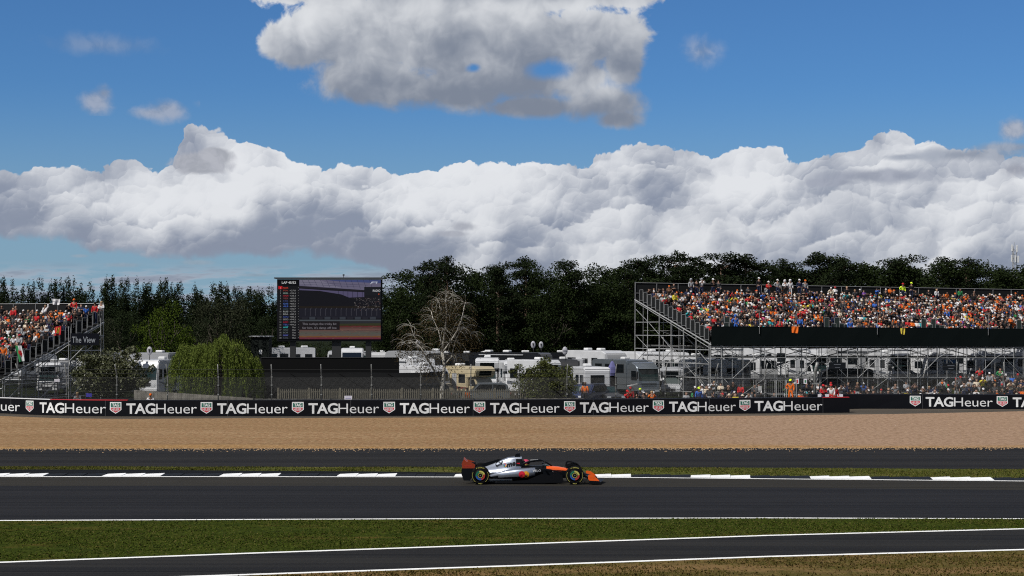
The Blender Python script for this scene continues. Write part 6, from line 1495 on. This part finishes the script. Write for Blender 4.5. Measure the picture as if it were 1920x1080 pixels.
# wheels
def slick(x, s, w):
    y = s*(1.0-w/2); r = .36; n = 40; mb = MB(); prof = [(.20,-w/2+.03),(.245,-w/2),(.325,-w/2),(.352,-w/2+.03),(r,-w/2+.07),(r,w/2-.07),(.352,w/2-.03),(.325,w/2),(.245,w/2),(.20,w/2-.03)]
    mb.loft([[(math.cos(2*math.pi*i/n)*q, t, math.sin(2*math.pi*i/n)*q) for i in range(n)] for q, t in prof], 0, True, False)
    ty = mb.build('wheel', C_tyre, rc, (x, y, r)); F_ = s*(w/2)
    def face(name, r0, r1, a0, a1, m, t, parent, k=24):
        m2 = MB(); vs = []
        for i in range(k+1):
            q = R(a0+(a1-a0)*i/k)
            for rr in (r0, r1): vs.append((math.cos(q)*rr, F_+s*t, math.sin(q)*rr))
        m2.add(vs, [(2*i, 2*i+1, 2*i+3, 2*i+2) for i in range(k)]); return m2.build(name, m, parent, fix=False)
    MB().loft([[(math.cos(2*math.pi*i/n)*q, F_-s*t, math.sin(2*math.pi*i/n)*q) for i in range(n)] for q, t in ((.245,.002),(.22,.012),(.10,.0),(.035,-.01),(.005,-.01))], 0, True, True).build('rim', C_blk, ty)
    rot = 0 if x > 0 else 20
    for a0, a1, m in ((95,180,C_g),(5,95,C_y),(-85,5,C_r),(180,275,C_b)): face('cover_segment', .118, .185, a0+rot*.5, a1+rot*.5, m, .006, ty)
    face('hub_ring', .082, .098, 0, 360, C_y, .012, ty, 32); face('hub_nut', .0, .020, 0, 360, V_rim, .016, ty, 12)
    face('tyre_stripe', .306, .316, 155, 232, C_y, .004, ty); face('tyre_stripe', .306, .316, -52, 25, C_y, .004, ty)
    m2 = MB()                                # wordmark bent along the top of the sidewall
    for t, am, wd in (('P ZERO', 90, 60), ('PIRELLI', 270, 26)):
        a = text_mesh(t, .02); h = .042; sg_ = 1 if am == 90 else -1
        for_ = []
        for vx, vy in a[0]:
            q = R(am + sg_*wd/2 - sg_*wd*vx/a[2]); rr = (.288+vy*h) if sg_ > 0 else (.335-vy*h*.8); for_.append((math.cos(q)*rr, F_+s*.004, math.sin(q)*rr))
        m2.add(for_, a[1])
    m2.build('tyre_lettering', C_y if s < 0 else C_y, ty, fix=False)
    return ty
for x, w in ((1.84,.31),(-1.84,.385)):
    for s in (-1, 1): slick(x, s, w)
# suspension, halo, mirrors, camera pod
for s in (1,-1):
    for pts in (((1.55,s*.20,.50),(1.80,s*.72,.46)),((2.05,s*.16,.44),(1.86,s*.72,.46)),((1.50,s*.22,.24),(1.80,s*.74,.22)),((2.05,s*.18,.22),(1.88,s*.74,.22)),((1.62,s*.20,.22),(1.82,s*.70,.44))): MB().tube(pts, .018, 5).build('suspension_arm', C_carb, rc)
    for pts in (((-1.45,s*.22,.44),(-1.80,s*.66,.46)),((-2.0,s*.12,.42),(-1.86,s*.66,.46)),((-1.45,s*.25,.20),(-1.82,s*.66,.20)),((-2.0,s*.16,.22),(-1.86,s*.66,.22))): MB().tube(pts, .018, 5).build('suspension_arm', C_carb, rc)
    mb = MB(); mb.box((.62, s*.66, .695), (.07,.20,.085), bev=.02); mi_ = mb.build('mirror', C_carb, rc); MB().tube([(.62,s*.56,.66),(.55,s*.38,.58)], .012, 5).build('mirror_stay', C_carb, mi_)
    mb = MB(); mb.prism([(1.52,.60),(1.54,.76),(1.62,.80),(1.78,.78),(1.98,.72),(2.08,.64),(2.0,.68),(1.80,.735),(1.62,.74),(1.58,.60)], 'y', s*.66-.012, s*.66+.012); mb.build('wheel_winglet', C_carb, rc)
mb = MB(); hp = [(-.28,.34,.70),(-.10,.37,.80),(.15,.36,.865),(.38,.28,.885),(.55,.14,.875),(.60,0,.868)]; hp = hp + [(x,-y,z) for x, y, z in reversed(hp[:-1])]
mb.tube(hp, [.034,.04,.04,.038,.036,.034,.036,.038,.04,.04,.034], 8); ho = mb.build('halo', C_blk, rc); MB().tube([(.60,0,.868),(.78,0,.78),(.98,0,.645)], [.03,.026,.03], 8).build('halo_pillar', C_blk, ho)
MB().prism([(.10,.895),(.10,.905),(.42,.925),(.42,.915)], 'y', -.26, -.20).build('halo_trim', C_txt, ho)
MB().prism([(-.28,1.00),(-.50,1.00),(-.46,1.15),(-.30,1.16)], 'y', -.10, .10).build('camera_pod', C_blk, rc); MB().box((-.16,0,.78), (.16,.30,.20), bev=.04).build('headrest', C_blk, rc)
MB().box((-.225,-.0,.86), (.02,.14,.14)).build('intake', C_carb, cover); MB().box((-.36,-.235,.735), (.12,.02,.11)).build('side_number', C_red, cover)
MB().prism([(.62,.66),(.60,.70),(.78,.70),(.86,.66)], 'y', -.2, .2).build('windshield', V_gglass, rc)
# driver
dr = person('drive', (car_x+.14, car_D, .07), R(90), 'orange', 'dark hair', 'person driving the racing car, orange suit and a red, pink and yellow helmet', legs='orange', long_=True, lvl=1)
for c in list(dr.children):
    if c.name.startswith('hair'): bpy.data.objects.remove(c)
mb = MB(); n = 16; cx, cy, cz = 0, .20, .71
mb.loft([[(cx+math.cos(2*math.pi*i/n)*.128*k, cy+math.sin(2*math.pi*i/n)*.15*k, cz+zz) for i in range(n)] for zz, k in ((-.13,.72),(-.08,.95),(0,1.04),(.06,.95),(.11,.66),(.135,.3))], 0, True, True)
he = mb.build('helmet', [mat('helmet_red', (.42,.03,.06), .25, coat=.5)], dr)
mb = MB(); mb.loft([[(cx+math.cos(q)*.137*k, cy+math.sin(q)*.160*k, cz+zz) for q in [R(200+14*j) for j in range(11)]] for zz, k in ((-.045,1.0),(.0,1.035),(.04,1.0))], 0, True, False, False); mb.build('visor', V_glass, he, fix=False)
mb = MB(); mb.loft([[(cx+math.cos(2*math.pi*i/n)*.131*k, cy+math.sin(2*math.pi*i/n)*.153*k, cz+zz) for i in range(n)] for zz, k in ((-.11,.86),(-.065,1.02),(-.05,1.03))], 0, True, False); mb.build('helmet_band', C_y, he, fix=False)
mb = MB(); mb.loft([[(cx+math.cos(2*math.pi*i/n)*.13*k, cy+math.sin(2*math.pi*i/n)*.152*k, cz+zz) for i in range(n)] for zz, k in ((.055,.97),(.085,.88))], 0, True, False); mb.build('helmet_band', SHM['pink'], he, fix=False)
mb = MB(); mb.tube([(-.12,-.36,.50),(0,-.38,.54),(.12,-.36,.50),(.10,-.34,.42),(-.10,-.34,.42),(-.12,-.36,.50)], .018, 6); sw = mb.build('steering_wheel', C_blk, rc); sw.location = (.14, 0, .07); sw.rotation_euler = (0,0,R(90))

# ------------------------------------------------------------------ people who stand out
random.seed(3)
def who(pose, px, D, z, rz, shirt, head, label, legs='navy', long_=True, scale=1., lvl=1, skin=None):
    p = P(px, 620, D); p.z = z; return person(pose, p, rz, shirt, head, label, None, legs, long_, skin, lvl, scale)
M_or = 'orange'
who('stand_side', 1482, 127.5, .55, R(-25), 'orange', 'neon yellow cap', 'marshal in full orange overalls and yellow cap standing right of the gate', 'orange', scale=1.05)
who('stand_fold', 1543, 127.2, .25, R(10), 'red', 'red cap', 'marshal in red and dark clothes behind the left of the red-topped barrier end', 'navy')
who('stand_side', 1558, 127.4, .28, R(-20), 'white', 'red cap', 'marshal in white top with red cap behind the red-topped barrier end', 'red')
who('stand', 1566, 128.2, .20, R(30), 'red', 'dark hair', 'marshal in red jacket turned away, rightmost of three by the long white board', 'red')
who('stand_photo', 1176, 126.8, -.15, R(20), 'red', 'red cap', 'photographer all in red with red cap, left of the group under the silver truck', 'red')
who('stand_side', 1182, 127.6, .05, R(-10), 'red', 'red cap', 'taller person in red jacket and cap beside the red photographer', 'black')
who('sit_photo', 1193, 127.2, .10, R(15), 'black', 'dark hair', 'crouching photographer in black under the silver truck', 'grey')
who('stand', 1200, 127.8, -.05, R(0), 'navy', 'neon yellow cap', 'person in navy with yellow cap under the silver truck', 'white')
who('stand_fold', 1206, 127.4, -.25, R(10), 'dark grey', 'white cap', 'person in dark grey with white cap, right of the navy one', 'black')
who('stand_photo', 1222, 127.0, -.22, R(0), 'orange', 'fair hair', 'lone photographer in bright orange top right of the silver truck', 'black', skin=SKIN[0])
who('stand', 1310, 129, .0, R(0), 'blue', 'neon yellow cap', 'person in blue top and yellow cap at the left end of the standing crowd', 'navy')
who('stand_side', 861, 131.5, -.05, R(30), 'dark grey', 'dark hair', 'person in dark clothes with orange strap beyond the picket fence', 'black')
who('stand', 876, 132.2, -.15, R(-20), 'orange', 'brown hair', 'person in orange top beyond the picket fence left of the silver car', 'black')
who('stand', 1097, 133, .25, R(160), 'orange', 'brown hair', 'person in orange top behind the dark blue car', 'black')
who('stand', 1093, 133.6, .25, R(200), 'grey', 'dark hair', 'person in grey top behind the dark blue car', 'black')
who('stand_fold', 283, 125.2, -.35, R(0), 'white', 'orange cap', 'person in white top and orange cap below the white motorhome', 'navy')
who('stand_fold', 146, 126.5, -.30, R(20), 'grey', 'fair hair', 'person in grey top left of the small blue board', 'black')
def on_stand(S, org, rot, u, k, pose, shirt, head, label, up=0., legs='navy', rz=0., sc=1.03):
    p = stand_pt(S, org, rot, u, k*S['pitch']+.30, S['z0']+k*S['rise']+up+(.16 if k > 14 else 0)); return person(pose, p, rot*.7+rz, shirt, head, label, None, legs, True, None, 1, sc)
def u_of(S, org, rot, px, k):
    u = 1.
    for _ in range(30):
        w = stand_pt(S, org, rot, u, k*S['pitch']+.3, 0); u += ((px-960)/F*w.y - w.x)/(math.cos(rot)*S['sx'])*.8
    return u
ra = (RS, R_ORG, R_ROT)
def rs(px, k, *a, **kw): return on_stand(*ra, u_of(*ra, px, k), k, *a, **kw)
rs(1379, 1, 'stand_side', 'blue', 'blue hood', 'person in bright blue hooded jacket standing in the first entrance of the right stand', up=.30, legs='blue')
rs(1594, 1, 'stand', 'blue', 'blue hood', 'person in blue jacket standing in the second entrance of the right stand', up=.05, legs='navy')
rs(1693, 16, 'stand_side', 'neon yellow', 'red cap', 'steward in neon yellow jacket standing on the top row of the right stand', up=0.07)
rs(1709, 16, 'stand', 'black', 'neon yellow cap', 'person in black with yellow cap right of the neon yellow steward', up=0.17)
rs(1296, 16, 'stand', 'grey', 'grey hood', 'person in grey hooded top standing at the back, leftmost of the standing group', up=0.12)
rs(1306, 16, 'stand_side', 'black', 'black cap', 'person in black standing at the back left of the big camera', up=0.07)
rs(1316, 16, 'stand_photo', 'white', 'grey hood', 'person in white hooded top aiming a camera on the back row', up=0.17)
rs(1337, 16, 'stand_fold', 'black', 'white cap', 'person in black with white cap standing alone on the back row', up=0.17)
rs(1347, 16, 'stand', 'dark grey', 'dark hair', 'person in dark grey standing right of the lone white-capped one', up=0.07)
rs(1423, 16, 'stand', 'black', 'white cap', 'tall person in black and white cap above the thin mast', up=0.37)
rs(1441, 16, 'stand_fold', 'red', 'white cap', 'person in red jacket standing on the back row', up=0.02)
rs(1458, 16, 'stand_side', 'grey', 'white cap', 'person in light grey standing right of the red jacket on the back row', up=0.22)
rs(1472, 16, 'stand_fold', 'white', 'white hood', 'person with white scarf over a black top on the back row', up=0.17, legs='black')
rs(1482, 16, 'stand', 'white', 'white hood', 'person in white hooded coat on the back row', up=0.22, legs='white')
rs(1499, 16, 'stand', 'navy', 'white cap', 'person in navy with white cap, right of the white coat on the back row', up=0.27)
rs(1510, 16, 'stand_side', 'grey', 'orange cap', 'person in grey with orange cap at the right of the standing group', up=0.22)
ls = (LS, L_ORG, L_ROT)
def lsx(px, k, *a, **kw): return on_stand(*ls, u_of(*ls, px, k), k, *a, **kw)
lsx(190, 15, 'stand_fold', 'white', 'fair hair', 'person in white jacket at the right end of the top row, left stand', up=0.10, legs='dark grey')
lsx(178, 15, 'stand', 'red', 'dark hair', 'person in red top near the right end of the left stand top rows', up=0.00)
lsx(139, 16, 'stand_side', 'red', 'orange cap', 'person in red jacket and orange cap standing on the top row, left stand', up=0.07)
lsx(7, 1, 'stand_side', 'orange', 'red cap', 'person in orange vest standing at the foot of the left stand', up=0.20, legs='dark grey', sc=1.15)

# ------------------------------------------------------------------ flags
def flag(name, label, c00, w, h, D, cols_fn, tiltx=0., sway=.06, parts=()):
    """a hanging cloth with folds; cols_fn(u, v) gives the material slot"""
    pass
def cloth_flag(label, corners, D, mats, fn, marks=(), n=18, m=12, name='flag'):
    q = [P(x, y, D) for x, y in corners]; O = q[0].copy(); mb = MB()
    def pt(u, v, off=0.): p = (q[0]*(1-u)+q[1]*u)*(1-v) + (q[3]*(1-u)+q[2]*u)*v; return p - O + Vector((0, .06*math.sin(u*9+v*3)*(.3+v)-off, 0))
    vs = [pt(i/n, j/m) for j in range(m+1) for i in range(n+1)]; vs2 = [pt(i/n, j/m, -.012) for j in range(m+1) for i in range(n+1)]; k = len(vs)
    for j in range(m):
        for i in range(n):
            a = j*(n+1)+i; f = (a, a+1, a+n+2, a+n+1); mb.add([vs[t] for t in f]+[vs2[t] for t in f], [(0,1,2,3),(7,6,5,4)], fn((i+.5)/n, (j+.5)/m))
    r = mb.build(name, mats, None, O, fix=False); tag(r, label, 'flag')
    for nm, pts, mt in marks: m2 = MB(); m2.add([pt(u, v, .012) for u, v in pts], [tuple(range(len(pts)))]); m2.build(nm, mt, r, fix=False)
    return r
fr = SHM['red']; shield = [(.32,.12),(.72,.12),(.76,.35),(.68,.72),(.52,.88),(.36,.72),(.28,.35)]
horse = [(.46,.24),(.52,.20),(.56,.30),(.60,.42),(.66,.36),(.64,.52),(.58,.58),(.60,.74),(.54,.76),(.52,.60),(.46,.58),(.44,.74),(.40,.70),(.42,.50),(.38,.44),(.46,.42)]
cloth_flag('red flag with yellow shield and black horse on the left stand side rail', [(102.5,613),(114.5,611),(114.5,628),(102,629.5)], 141.0, [fr], lambda u, v: 0, [('shield_emblem', shield, mat('flag_yellow', (.62,.50,.04), .7)), ('horse_emblem', [(u, v) for u, v in horse], SHM['black'])])
dragon = [(.30,.40),(.40,.28),(.52,.34),(.60,.22),(.68,.36),(.80,.30),(.76,.46),(.86,.52),(.74,.58),(.78,.72),(.64,.62),(.56,.78),(.50,.60),(.36,.70),(.42,.52),(.28,.52)]
cloth_flag('green and white flag with a red dragon draped at the foot of the left stand', [(28,648),(40,648),(47,676),(36,679)], 134.0, [SHM['white'], SHM['green']], lambda u, v: 1 if u < .42 else 0, [('dragon_emblem', dragon, SHM['red'])])
cloth_flag('orange flag hanging over the dark skirt of the right stand', [(1484,612),(1497,612),(1496,625),(1485,624)], 151.0, [SHM['orange']], lambda u, v: 0)
cloth_flag('small red and yellow cloth over the skirt edge near the right stand middle', [(1687,615),(1697,616),(1696,628),(1689,626)], 155.2, [SHM['yellow'], SHM['brown']], lambda u, v: 1 if (u*5) % 1 < .5 else 0)
cloth_flag('white banner held up on the top row of the left stand', [(97,560),(113,561),(112,572),(99,571)], 146.5, [SHM['white'], SHM['grey']], lambda u, v: 1 if abs(u-.5) < .07 or abs(v-.5) < .07 else 0, name='banner')
